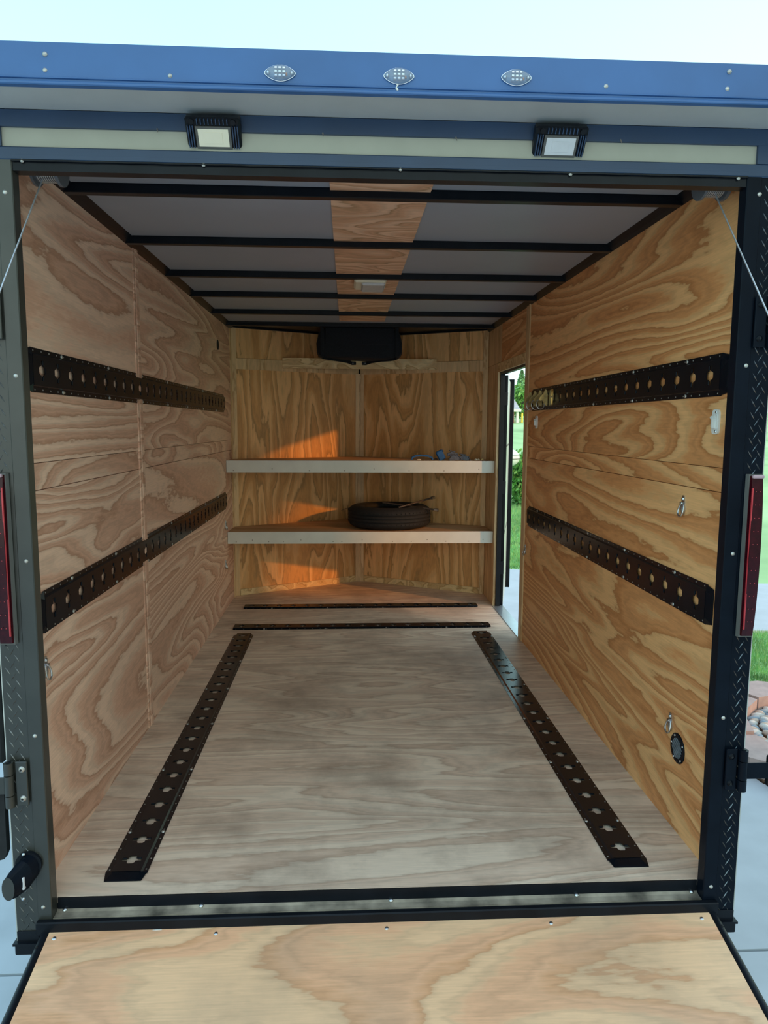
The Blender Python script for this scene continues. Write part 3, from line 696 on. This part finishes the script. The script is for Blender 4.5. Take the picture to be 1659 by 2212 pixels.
def dring(p, n, label):
    """zinc lashing fitting: bolt tab, plate and teardrop loop; n = +1 faces +X, -1 faces -X"""
    t = thing('lashing_ring', label, 'lashing ring', p, 'zinc lashing rings screwed to the side walls')
    x, y, z = p; s_ = n
    part('plate', MB().prism([(y-.006, z+.032), (y+.006, z+.032), (y+.011, z+.010), (y+.013, z-.012), (y+.007, z-.026), (y-.007, z-.026), (y-.013, z-.012), (y-.011, z+.010)], s_*.003, 'X', x), STEEL, t)
    part('bolt', MB().dome((x+s_*.003, y, z+.022), (s_, 0, 0), .006, .005, 10), STEEL, t)
    part('rivet', MB().dome((x+s_*.003, y, z-.015), (s_, 0, 0), .004, .003, 10), STEEL, t)
    P_ = []
    for i in range(24):
        a = 2*PI*i/24; w = .0155*(1-.25*math.sin(a)); P_.append((x+s_*(.008+.004*math.sin(a)*-1), y+w*math.cos(a), z-.010+.021*math.sin(a)))
    part('loop', MB().tube(P_, .0028, 8, closed=True), STEEL, t)
    part('loop_clip', MB().box(x+s_*.002, x+s_*.011, y-.007, y+.007, z+.006, z+.013, .002), STEEL, t)
dring((W, .297, 1.005), -1, 'zinc lashing ring on the right wall between the two rails')
dring((W, .304, .320), -1, 'zinc lashing ring just above the round black vent')
dring((W, 2.180-.0, .543), -1, 'zinc lashing ring by the side doorway, below the lower right rail')
dring((0, 3.019, .571), 1, 'zinc lashing ring on the left wall beside the lower white shelf')
dring((0, 2.985, .309), 1, 'zinc lashing ring low on the left wall near the nose')
dring((0, .118, .585), 1, 'zinc lashing ring half hidden behind the left post, under the lower left rail')
t = thing('cable_hole', 'small round dark cable grommet high on the left wall near the nose', 'grommet', (0, 2.873, 1.744))
part('grommet', MB().lathe([(.0, .0005), (.030, .0005), (.033, .002), (.030, .0035), (.027, .0015), (.0, .0015)], (0, 2.873, 1.744), 24, 'X'), BLACK_MATT, t)
# brass ring fittings clipped in the far slots
def ring_fit(y, label):
    t = thing('rail_ring', label, 'ring fitting', (W-.012, y, 1.383), 'brass ring fittings at the far end of the upper right rail')
    pr = [(W-.012, 1.398), (W-.018, 1.422), (W-.026, 1.426), (W-.034, 1.405), (W-.052, 1.386), (W-.056, 1.372), (W-.046, 1.368), (W-.040, 1.374), (W-.026, 1.350), (W-.014, 1.344), (W-.012, 1.36)]
    part('body', MB().prism(pr, .006, 'Y', y-.003), BRASS, t)
    part('spring_clip', MB().box(W-.024, W-.013, y+.003, y+.008, 1.352, 1.415, .001), BRASS, t)
    part('rivet', MB().cyl((W-.028, y-.0045, 1.388), (W-.028, y+.0055, 1.388), .004, n=10), BRASS, t)
    c = Vector((W-.047, y, 1.352))
    part('ring', MB().tube([c+Vector((.020*math.cos(2*PI*i/24), .004*math.sin(2*PI*i/24), .024*math.sin(2*PI*i/24))) for i in range(24)], .0028, 8, closed=True), STEEL, t)
for i, lab in enumerate(('brass ring fitting in the far rail, leftmost of the four beside the doorway', 'brass ring fitting in the upper right rail, second from the doorway', 'brass ring fitting in the upper right rail, third from the doorway', 'brass ring fitting in the upper right rail, fourth from the doorway')):
    ring_fit(2.082-i*.1008, lab)
t = thing('rail_ring', 'flat brass rail clip without a ring, right of the four ring fittings', 'ring fitting', (W-.012, 1.685, 1.383))
part('body', MB().prism([(1.685-.022, 1.400), (1.685-.008, 1.420), (1.685+.006, 1.424), (1.685+.024, 1.402), (1.685+.020, 1.370), (1.685+.006, 1.345), (1.685-.004, 1.345), (1.685-.016, 1.368)], -.004, 'X', W-.014), BRASS, t)
part('rivet', MB().dome((W-.018, 1.685, 1.385), (-1, 0, 0), .007, .004, 12), DULL_SCREW, t)
part('spring_clip', MB().prism([(1.685-.006, 1.41), (1.685+.004, 1.41), (1.685+.002, 1.35), (1.685-.004, 1.35)], -.003, 'X', W-.018), BRASS, t)

# ceiling lamp
t = thing('dome_light', 'cream ceiling light with a grey lens on the plywood strip', 'light', (.925, 1.69, H-.006))
part('housing', MB().box(.850, 1.000, 1.60, 1.80, 1.897, H-.0065, .009), CREAM_PLASTIC, t)
part('lens', MB().box(.885, .994, 1.607, 1.793, 1.885, 1.900, .008), LENS_FROST, t)

# ================================================================== shelves
for zt, lab in ((1.004, 'plywood shelf with a white front edge across the nose, upper of the two'), (.516, 'plywood shelf with a white front edge across the nose, lower one under the tyre')):
    t = thing('nose_shelf', lab, 'shelf', (AX, 3.1, zt-.08))
    part('shelf_board', MB().prism([(.003, 3.096), (W-.003, 3.096), (W-.003, L-.002), (W-.014, L-.002), (AX, L+VD-.040), (.014, L-.002), (.003, L-.002)], .018, 'Z', zt-.022), W_SHELF, t)
    y0 = 3.084
    part('edge_board', MB().box(.002, W-.002, y0, 3.095, zt-.082, zt, .0015), WHITE_BOARD, t)
    part('support_rail', MB().box(.01, W-.01, 3.0955, 3.125, zt-.075, zt-.0225), W_BOARD, t)
    for sd_ in 'LR': part('wall_cleat', nose_box(sd_, .05, NL-.05, .011, .035, zt-.06, zt-.0225), W_BOARD, t)
    q = MB()
    xs = (.05, .31, .56, .80, 1.0, 1.24, 1.48, 1.72) if zt > .8 else (.06, .17, .28, .38, .50, .72, .78, .92, 1.13, 1.26, 1.37, 1.50, 1.66, 1.76)
    for i, x in enumerate(xs): part('screw', MB().dome((x, y0, zt-.068+(.012 if i % 3 == 1 else 0)), (0, -1, 0), .0035, .0015), DULL_SCREW, t)

# tyre and wheel wrench on the lower shelf
def tyre():
    t = thing('spare_tyre', 'worn black tyre lying flat on the lower shelf', 'tyre', (1.125, 3.408, .516))
    c = (1.125, 3.408, .516); R_ = .302
    prof = [(.178, .030), (.186, .010), (.225, .001), (.265, .003), (.288, .016)]
    z = .022
    for gz in (.048, .074, .100):
        prof += [(R_-.001, gz-.004), (R_-.008, gz-.003), (R_-.008, gz+.003), (R_-.001, gz+.004)]
    prof = prof[:5]+[(.298, .030)]+prof[5:]+[(.298, .120), (.288, .134), (.265, .148), (.225, .152), (.186, .142), (.178, .122), (.184, .110), (.255, .105), (.275, .075), (.255, .045), (.184, .042)]
    part('tread_and_sidewall', MB().lathe(prof, c, 72, 'Z', closed=True), BLACK_MATT, t)
    q = MB()
    for i in range(60):
        a = 2*PI*i/60
        for zz in (.034, .113):
            p0 = Vector((c[0]+(R_-.010)*math.cos(a), c[1]+(R_-.010)*math.sin(a), c[2]+zz-.008)); p1 = Vector((c[0]+(R_-.0005)*math.cos(a+.02), c[1]+(R_-.0005)*math.sin(a+.02), c[2]+zz+.008))
            q.cyl(p0, p1, .003, n=5)
    part('shoulder_blocks', q, BLACK_MATT, t, kind='stuff')
    part('loose_thread', MB().tube([(.84, 3.33, .655), (.80, 3.30, .650), (.775, 3.28, .640)], .0015, 5), BLACK_MATT, t)
tyre()
t = thing('wheel_wrench', 'four-way wheel wrench with round sockets resting on the tyre', 'wrench', (1.29, 3.33, .67))
a0, a1 = Vector((1.075, 3.40, .684)), Vector((1.435, 3.24, .650)); b0, b1 = Vector((1.175, 3.18, .672)), Vector((1.435, 3.42, .715))
part('arm', MB().cyl(a0, a1, .0065, n=10), RUST, t); part('arm', MB().cyl(b0, b1, .0065, n=10), RUST, t)
for p, q_ in ((a1, a0), (b1, b0)):
    d = (p-q_).normalized(); part('socket', MB().cyl(p, p+d*.028, .011, .0125, 14, caps=False).cyl(p, p+d*.003, .0105, n=14).cyl(p+d*.028, p+d*.004, .009, .008, 14, caps=False), STEEL, t)
# straps on the upper shelf
Z1 = 1.004
def ribbon(pts, w, th, ax=(0, 1, 0)):
    a = Vector(ax); v = []; F = []; P_ = [Vector(p) for p in pts]
    for i, p in enumerate(P_):
        d = (P_[min(i+1, len(P_)-1)]-P_[max(i-1, 0)]).normalized(); n = d.cross(a).normalized()
        v += [p-a*w/2-n*th/2, p+a*w/2-n*th/2, p+a*w/2+n*th/2, p-a*w/2+n*th/2]
    for i in range(len(P_)-1):
        for k in range(4): F.append((i*4+k, i*4+(k+1) % 4, i*4+4+(k+1) % 4, i*4+4+k))
    F += [(3, 2, 1, 0), tuple((len(P_)-1)*4+k for k in range(4))]
    return MB().add(v, F)
YS = 3.19
t = thing('webbing_strap', 'blue webbing strap arched on the upper shelf, left end of the pile', 'strap', (1.34, YS, Z1))
part('webbing', ribbon([(1.268, YS, Z1+.003), (1.270, YS, Z1+.018), (1.290, YS, Z1+.029), (1.330, YS, Z1+.033), (1.380, YS, Z1+.029), (1.405, YS, Z1+.020), (1.412, YS, Z1+.004)], .045, .012), BLUE_STRAP, t)
part('hook', MB().tube([(1.30, YS-.05, Z1+.004), (1.315, YS-.055, Z1+.006), (1.325, YS-.05, Z1+.004)], .004, 6), CREAM_PLASTIC, t, 'pale hook tip')
t = thing('webbing_strap', 'folded bright blue strap leaning upright in the middle of the shelf pile', 'strap', (1.47, YS, Z1))
mm = MB()
mm.box(-.024, .024, -.022, .022, 0, .070, .006); mm.xf(Matrix.Translation((1.484, YS, Z1+.003)) @ Matrix.Rotation(math.radians(-27), 4, 'Y'))
part('webbing', mm, BLUE_STRAP, t)
part('fold', ribbon([(1.455, YS, Z1+.055), (1.470, YS-.001, Z1+.066), (1.478, YS, Z1+.072), (1.485, YS, Z1+.060)], .046, .004), BLUE_STRAP, t)
part('buckle', MB().tube([(1.425, YS-.01, Z1+.004), (1.435, YS-.01, Z1+.012), (1.445, YS-.01, Z1+.005)], .005, 6), BLACK_MATT, t)
def ratchet(x, y, z, rot, label):
    t = thing('ratchet_buckle', label, 'ratchet', (x, y, z))
    R4 = Matrix.Translation((x, y, z)) @ Matrix.Rotation(rot, 4, 'Y')
    for s_ in (-1, 1): part('side_plate', MB().prism([(-.034, 0), (.030, 0), (.038, .014), (.018, .032), (-.012, .034), (-.036, .014)], .003, 'Y', s_*.018-.0015).xf(R4), GREY_STRAP, t)
    part('handle', MB().box(-.030, .012, -.016, .016, .034, .042, .002).xf(R4), GREY_STRAP, t)
    part('spool', MB().cyl((.01, -.017, .018), (.01, .017, .018), .012, n=12).xf(R4), STEEL, t)
    part('webbing', ribbon([(.01, 0, .031), (.03, 0, .030), (.042, 0, .016), (.05, 0, .003)], .028, .004).xf(R4), GREY_STRAP, t)
ratchet(1.548, YS, Z1+.024, .25, 'grey ratchet buckle at the top of the strap pile')
ratchet(1.560, YS-.03, Z1+.001, -.1, 'grey ratchet buckle at the bottom front of the strap pile')
ratchet(1.628, YS, Z1+.001, .12, 'grey ratchet buckle at the right end of the strap pile')
for i, (x, m_) in enumerate(((1.705, CREAM_PLASTIC), (1.724, CREAM_PLASTIC), (1.750, BRASS))):
    solo('strap_hook', MB().tube([(x-.006, YS-.06, Z1+.0035), (x-.004, YS-.06, Z1+.009), (x+.003, YS-.06, Z1+.011), (x+.007, YS-.06, Z1+.0035)], .003, 6), m_, ('tiny pale strap hook just right of the ratchets', 'tiny pale strap hook between two others at the shelf end', 'tiny brass strap hook nearest the right wall')[i], 'hook', 'small hooks at the shelf end', loc=(x, YS-.06, Z1))
# bag slung under the ceiling
t = thing('storage_bag', 'large black soft bag strapped under the ceiling at the nose', 'bag', (.905, 3.46, 1.71))
n = 28; prf = []
def sup(a, ex): return math.copysign(abs(math.cos(a))**ex, math.cos(a)), math.copysign(abs(math.sin(a))**ex, math.sin(a))
secs = [(3.33, .90), (3.345, .97), (3.40, 1.0), (3.50, 1.0), (3.545, .97), (3.556, .90)]; v = []; F = []
for y, s_ in secs:
    for i in range(n):
        c, s2 = sup(2*PI*i/n, .35); z = 1.818+.112*s2*s_; w = .305*c*s_*(1-.07*max(0, s2))
        z -= .004*math.sin(w*9) if s2 < 0 else 0
        v.append((.905+w, y, z))
for k in range(len(secs)-1): F += [(k*n+i, k*n+(i+1) % n, (k+1)*n+(i+1) % n, (k+1)*n+i) for i in range(n)]
F += [tuple(range(n)), tuple((len(secs)-1)*n+i for i in range(n-1, -1, -1))]
part('body', MB().add(v, F), CLOTH_BLACK, t)
part('top_flap', MB().box(.66, 1.15, 3.322, 3.345, 1.80, 1.925, .01), CLOTH_BLACK, t)
for s_ in (-1, 1):
    part('strap', ribbon([(.905+s_*.26, 3.335, 1.715), (.905+s_*.17, 3.40, 1.708), (.905+s_*.09, 3.50, 1.704), (.905+s_*.055, 3.552, 1.696)], .028, .004, (0, .5, .86)), CLOTH_BLACK, t)
    part('buckle', MB().box(.905+s_*.040-.018, .905+s_*.040+.018, 3.549, 3.5595, 1.682, 1.706, .003).xf(Matrix.Identity(4)), BLACK_GLOSS, t)
    part('screw', MB().dome((.905+s_*.045, 3.549, 1.694), (0, -1, 0), .004, .003), STEEL, t)
    part('side_strap', MB().box(.905+s_*.262-.012, .905+s_*.262+.012, 3.320, 3.332, 1.72, 1.925, .002), CLOTH_BLACK, t)

# ================================================================== side door leaf, swung open against the outside
dl = thing('door_1', None, None, (1.885, 3.06, -.02)); dl['kind'] = 'structure'
d0 = Vector((1.895, 3.075, 0)); dv = Vector((.245, .97, 0)).normalized(); dn = Vector((dv.y, -dv.x, 0))
def leaf(t0, t1, o0, o1, z0, z1):
    v = [d0+dv*tt+dn*o+Vector((0, 0, z)) for z in (z0, z1) for o in (o0, o1) for tt in (t0, t1)]
    return MB().add(v, [(0, 2, 3, 1), (4, 5, 7, 6), (0, 1, 5, 4), (2, 6, 7, 3), (0, 4, 6, 2), (1, 3, 7, 5)])
part('door_panel', leaf(.01, .70, -.012, .010, -.015, 1.575), DOOR_SKIN, dl)
part('door_frame', leaf(0, .02, -.014, .011, -.02, 1.585), BLACK, dl)
part('door_frame', leaf(.69, .74, -.014, .040, -.03, 1.60), BLACK, dl)
part('door_seam', leaf(.0, .69, .0095, .0115, .50, .512), GASKET, dl)
part('door_seam', leaf(.0, .69, .0095, .0115, 1.10, 1.112), GASKET, dl)
for z in (.22, .78, 1.38): part('door_hinge', MB().box(1.868, 1.902, 3.045, 3.085, z, z+.09, .003), BLACK, dl)

# ================================================================== outdoors
dr = solo('driveway', MB().box(-9, 8, -12, 8, G-.25, G-.055), GRASS_G, kind='structure')
def slab(poly): part('concrete_slab', MB().prism(poly, .07, 'Z', G-.07), CONC, dr)
slab([(-9, -12), (-1.30, -12), (-1.30, .338), (-9, .338)]); slab([(-1.288, -12), (8, -12), (8, .338), (-1.288, .338)])
slab([(-9, .350), (-1.30, .350), (-1.30, 6.7), (-9, 6.7)])
slab([(-1.288, .350), (8, .350), (8, .86), (3.4, .88), (3.02, 1.10), (2.86, 1.45), (2.80, 1.9), (2.80, 5.6), (2.86, 6.2), (2.98, 6.55), (2.95, 6.72), (2.5, 6.9), (-1.288, 6.9)])
slab([(2.86, 4.15), (9.5, 3.75), (9.5, 5.55), (2.90, 6.1)])
# lawn terrain
v = []; F = []; xs = [-30, -20, -12, -7, -4, -2, 0, 2, 3, 4, 5, 6, 8, 10, 12, 15, 20, 28, 40, 60]; yy = [-14, -6, 0, 2, 4, 6, 8, 10, 12, 14, 17, 20, 24, 28, 33, 38, 44, 52, 62, 80, 120]
def terr(x, y): return G-.052 + max(0, min(y, 42)-14)*.078 + (.05*math.sin(x*.9+y*.4)*min(1, max(0, y-10)/8)) + max(0, y-42)*.03
for y in yy:
    for x in xs: v.append((x, y, terr(x, y)+(.03 if (x > 2.8 and y > 1) or y > 6.9 else 0)))
nx = len(xs)
for j in range(len(yy)-1):
    for i in range(nx-1): F.append((j*nx+i, j*nx+i+1, (j+1)*nx+i+1, (j+1)*nx+i))
solo('lawn', MB().add(v, F, True), FAR_GRASS, kind='structure')
random.seed(4)
v = []; F = []
def blade(x, y, z, h, w):
    a = random.uniform(0, PI*2); lx, ly = random.uniform(-.4, .4)*h, random.uniform(-.4, .4)*h
    k = len(v); c, s_ = math.cos(a)*w, math.sin(a)*w
    v.extend([(x-c, y-s_, z), (x+c, y+s_, z), (x+lx, y+ly, z+h)]); F.append((k, k+1, k+2))
for i in range(26000):
    x = random.uniform(3.15, 5.0); y = random.uniform(2.25, 4.1-.06*(x-3))
    if (x-3.55)**2+(y-1.75)**2 < .62: continue
    if x < 2.9: continue
    blade(x, y, G-.03, random.uniform(.03, .07), .0035)
for i in range(30000):
    y = 6.2+abs(random.gauss(0, 1))*5.5; x = random.uniform(2.2, 3.6)+(y-6)*.28
    if y < 6.9 and x < 3.05: continue
    blade(x, y, terr(x, y)+.02, random.uniform(.04, .10), .006)
solo('grass', MB().add(v, F), GRASS, 'green lawn grass beside the driveway', 'grass', kind='stuff')

# paver ring, mulch and river rock
t = thing('planter_ring', 'ring of pink paver blocks around a bed beside the driveway', 'planter', (3.95, 2.0, G))
CX_, CY_ = 3.55, 1.75
nb = 13
for i in range(nb):
    a0_ = 2*PI*(i+.35)/nb+.015; a1_ = 2*PI*(i+1.35)/nb-.015; am = (a0_+a1_)/2; r0, r1 = .54, .73
    P_ = [(CX_+r*math.cos(a), CY_+r*math.sin(a)) for r, a in ((r0, a0_), (r0, a1_), (r1-.01, a1_), (r1+.025, am+.14), (r1+.03, am), (r1+.025, am-.14), (r1-.01, a0_))]
    part('paver_block', MB().prism(P_, .10+.035*max(0, math.sin(am)), 'Z', G), PAVER, t)
solo('mulch_bed', MB().prism([(2.81, 2.2), (2.83, 1.7), (2.87, 1.45), (3.03, 1.12), (3.4, .90), (4.6, .88), (4.6, 2.6), (3.1, 2.6)], .05, 'Z', G-.045), MULCH, kind='structure')
part('gravel_bed', MB().prism([(CX_+.53*math.cos(2*PI*i/20), CY_+.53*math.sin(2*PI*i/20)) for i in range(20)], .05, 'Z', G), MULCH, t)
random.seed(9); protos = []
for k in range(8):
    q = MB().ball((0, 0, 0), random.uniform(.030, .044), random.uniform(.020, .028), random.uniform(.014, .020), 10, 6)
    o = bpy.data.objects.new('river_rock', q.mesh('river_rock', ROCKM[k % 4])); protos.append(o.data); bpy.data.objects.remove(o)
for i in range(64):
    a = PI*(.58+.022*(i % 26)) if i < 52 else random.uniform(0, 2*PI); r = (.495, .43)[i//26 % 2] + random.uniform(-.008, .008) if i < 52 else random.uniform(.1, .36)
    o = bpy.data.objects.new('river_rock', protos[i % 8]); COL.objects.link(o)
    o.location = (CX_+r*math.cos(a), CY_+r*math.sin(a), G+.062+(.012 if (i//26) % 2 else 0)); o.rotation_euler = (random.uniform(-.3, .3), random.uniform(-.3, .3), random.uniform(0, 3))
    nm_ = ('grey', 'bluish', 'tan', 'whitish')[(i % 8) % 4]; setp(o, 'smooth rounded %s river rock lying inside the paver ring' % nm_, 'rock', '%s river rocks inside the paver ring' % nm_)

def foliage(n, cx, cy, cz, rx, ry, rz_, s, seed, conic=False):
    random.seed(seed); q = MB(); v = []; F = []
    for i in range(n):
        u = random.random(); a = random.uniform(0, 2*PI)
        if conic:
            h = random.random(); rad = (1-h)**.8*(.3+.7*random.random()**.5); x = cx+rx*rad*math.cos(a); y = cy+ry*rad*math.sin(a); z = cz-rz_+2*rz_*h
        else:
            p = random.uniform(-1, 1); rr = (random.random()**.35); sq = math.sqrt(1-p*p)
            bump_ = 1+.22*math.sin(3*a+seed)*math.cos(4*p)
            x = cx+rx*rr*sq*math.cos(a)*bump_; y = cy+ry*rr*sq*math.sin(a)*bump_; z = cz+rz_*rr*p*bump_
        d = Vector((random.gauss(0, 1), random.gauss(0, 1), random.gauss(0, 1))).normalized(); e_ = d.orthogonal().normalized(); f_ = d.cross(e_)
        k = len(v); ss = s*random.uniform(.6, 1.4); P0 = Vector((x, y, z))
        v += [P0-e_*ss, P0+f_*ss*.5, P0+e_*ss, P0-f_*ss*.5]; F.append((k, k+1, k+2, k+3))
    return MB().add(v, F)
def bush(x, y, rx, rz_, label, seed, n=2600):
    z = terr(x, y); t = thing('bush', label, 'bush', (x, y, z))
    part('foliage', foliage(n, x, y, z+rz_*1.02, rx, rx, rz_, .05, seed), LEAF, t, kind='stuff')
    q = MB()
    for i in range(6):
        a = i*1.05; q.cyl((x, y, z-.02), (x+.5*rx*math.cos(a), y+.5*rx*math.sin(a), z+rz_*1.2), .02, .008, 6)
    part('stem', q, BARK, t)
bush(4.72, 14.0, .42, .62, 'leafy green bush seen through the side doorway, in front of the white shell', 3, 3600)
bush(4.05, 15.6, .5, .55, 'leafy green bush left behind the open door leaf', 5)
bush(6.0, 15.5, .6, .7, 'leafy green bush on the lawn farther right of the doorway view', 8)
# white shell half hidden by the bush
t = thing('garden_shell', 'white rounded shell with dark seams above the bush on the lawn', 'shell', (4.35, 13.6, terr(4.3, 13.6)))
part('hull', MB().ball((4.28, 13.6, .57), .26, .35, .20, 20, 12), SHELL, t)
part('cabin', MB().ball((4.22, 13.7, .86), .14, .25, .16, 16, 10), SHELL, t)
for zz in (.55, .64): part('seam', MB().tube([(4.28+.262*math.cos(a*PI/12), 13.6+.352*math.sin(a*PI/12), zz) for a in range(12, 25)], .007, 5), GASKET, t)
part('stand', MB().box(4.20, 4.26, 13.5, 13.7, terr(4.3, 13.6)-.01, .42), GASKET, t)
t = thing('garden_shell', 'pale blue rounded cover low beside the bush, at the door edge', 'cover', (4.95, 13.3, terr(4.9, 13.3)))
part('cover', MB().ball((4.82, 13.3, .18), .14, .2, .13, 16, 10), SHELL_BLUE, t); part('stand', MB().box(4.76, 4.84, 13.25, 13.35, terr(4.9, 13.3)-.01, .1), GASKET, t)
# far trees
def pine(x, y, h, label, seed):
    z = terr(x, y); t = thing('pine_tree', label, 'tree', (x, y, z))
    part('trunk', MB().cyl((x, y, z-.1), (x, y, z+h*.9), .12, .03, 8), BARK, t)
    part('crown', foliage(2200, x, y, z+h*.55, h*.24, h*.24, h*.46, .13, seed, True), PINE, t, kind='stuff')
for i, (x, y, h, lab) in enumerate(((12.2, 50, 2.5, 'pine tree left in the doorway view, beyond the red house'), (13.6, 51, 3.3, 'tallest pine tree in the middle of the doorway view'), (15.1, 51, 3.5, 'pine tree at the right edge of the doorway view'), (11.0, 53, 2.4, 'low pine tree hidden mostly by the open door leaf'), (17.4, 52, 3.4, 'pine tree beyond the right edge of the doorway view'), (20.5, 54, 3.8, 'pine tree farthest right beyond the field'))):
    pine(x, y, h, lab, 20+i)
def round_tree(x, y, r, label, seed):
    z = terr(x, y); t = thing('round_tree', label, 'tree', (x, y, z))
    part('trunk', MB().cyl((x, y, z-.1), (x, y, z+r*1.2), .12, .06, 8), BARK, t)
    part('crown', foliage(2600, x, y, z+r*1.25, r, r, r, .16, seed), LEAF, t, kind='stuff')
round_tree(12.0, 45, .95, 'round green tree in front of the pines, left in the doorway view', 41)
round_tree(13.9, 46, .95, 'round green tree in front of the pines, right in the doorway view', 42)
# distant red house
hz = terr(9.9, 41)
t = thing('far_house', 'small red house with a white roof edge far across the field', 'house', (9.9, 41, hz))
part('wall', MB().box(8.2, 10.55, 40, 43, hz-.3, hz+.62), HOUSE_RED, t)
part('roof', MB().prism([(39.6, hz+.62), (43.4, hz+.62), (41.5, hz+1.35)], 2.9, 'X', 7.95), SHINGLE, t)
part('fascia', MB().box(7.95, 10.86, 39.55, 39.65, hz+.52, hz+.68), WHITE_PAINT, t)
part('porch_post', MB().box(10.62, 10.76, 39.7, 39.84, hz-.3, hz+.6), WHITE_PAINT, t)
part('window', MB().box(9.5, 9.9, 39.97, 40.01, hz+.05, hz+.4), GLASS, t)
for i, (x, m_, lab) in enumerate(((11.02, plain('yellow_paint', (.85, .75, .12), .6), 'small yellow marker post beside the far red house'), (11.9, plain('orange_paint', (.75, .38, .15), .6), 'small orange marker post right of the yellow one'))):
    tt = thing('marker_post', lab, 'post', (x, 40, terr(x, 40)))
    part('stake', MB().box(x-.05, x+.05, 39.95, 40.05, terr(x, 40)-.1, terr(x, 40)+.45, .01), m_, tt)
    part('cap', MB().ball((x, 40, terr(x, 40)+.47), .06), m_, tt)
# unseen house added out of frame to block the sun from the trailer's rear
t = thing('sun_blocking_house', 'unseen beige house added right of the driveway to block the sun', 'house', (8.3, -4.6, G))
part('wall', MB().box(5.9, 9.4, -10, -2.85, G-.05, 3.7), SUN_BLOCKER_BEIGE, t)
part('roof', MB().prism([(5.5, 3.7), (9.8, 3.7), (7.65, 5.2)], 7.6, 'Y', -10.4), SHINGLE, t)
for y in (-8.6, -6.4, -4.3):
    w_ = part('added_window_frame', MB().box(5.84, 5.9, y, y+1.1, .7, 1.8), WHITE_PAINT, t); part('pane', MB().box(5.83, 5.85, y+.07, y+1.03, .77, 1.73), GLASS, w_)
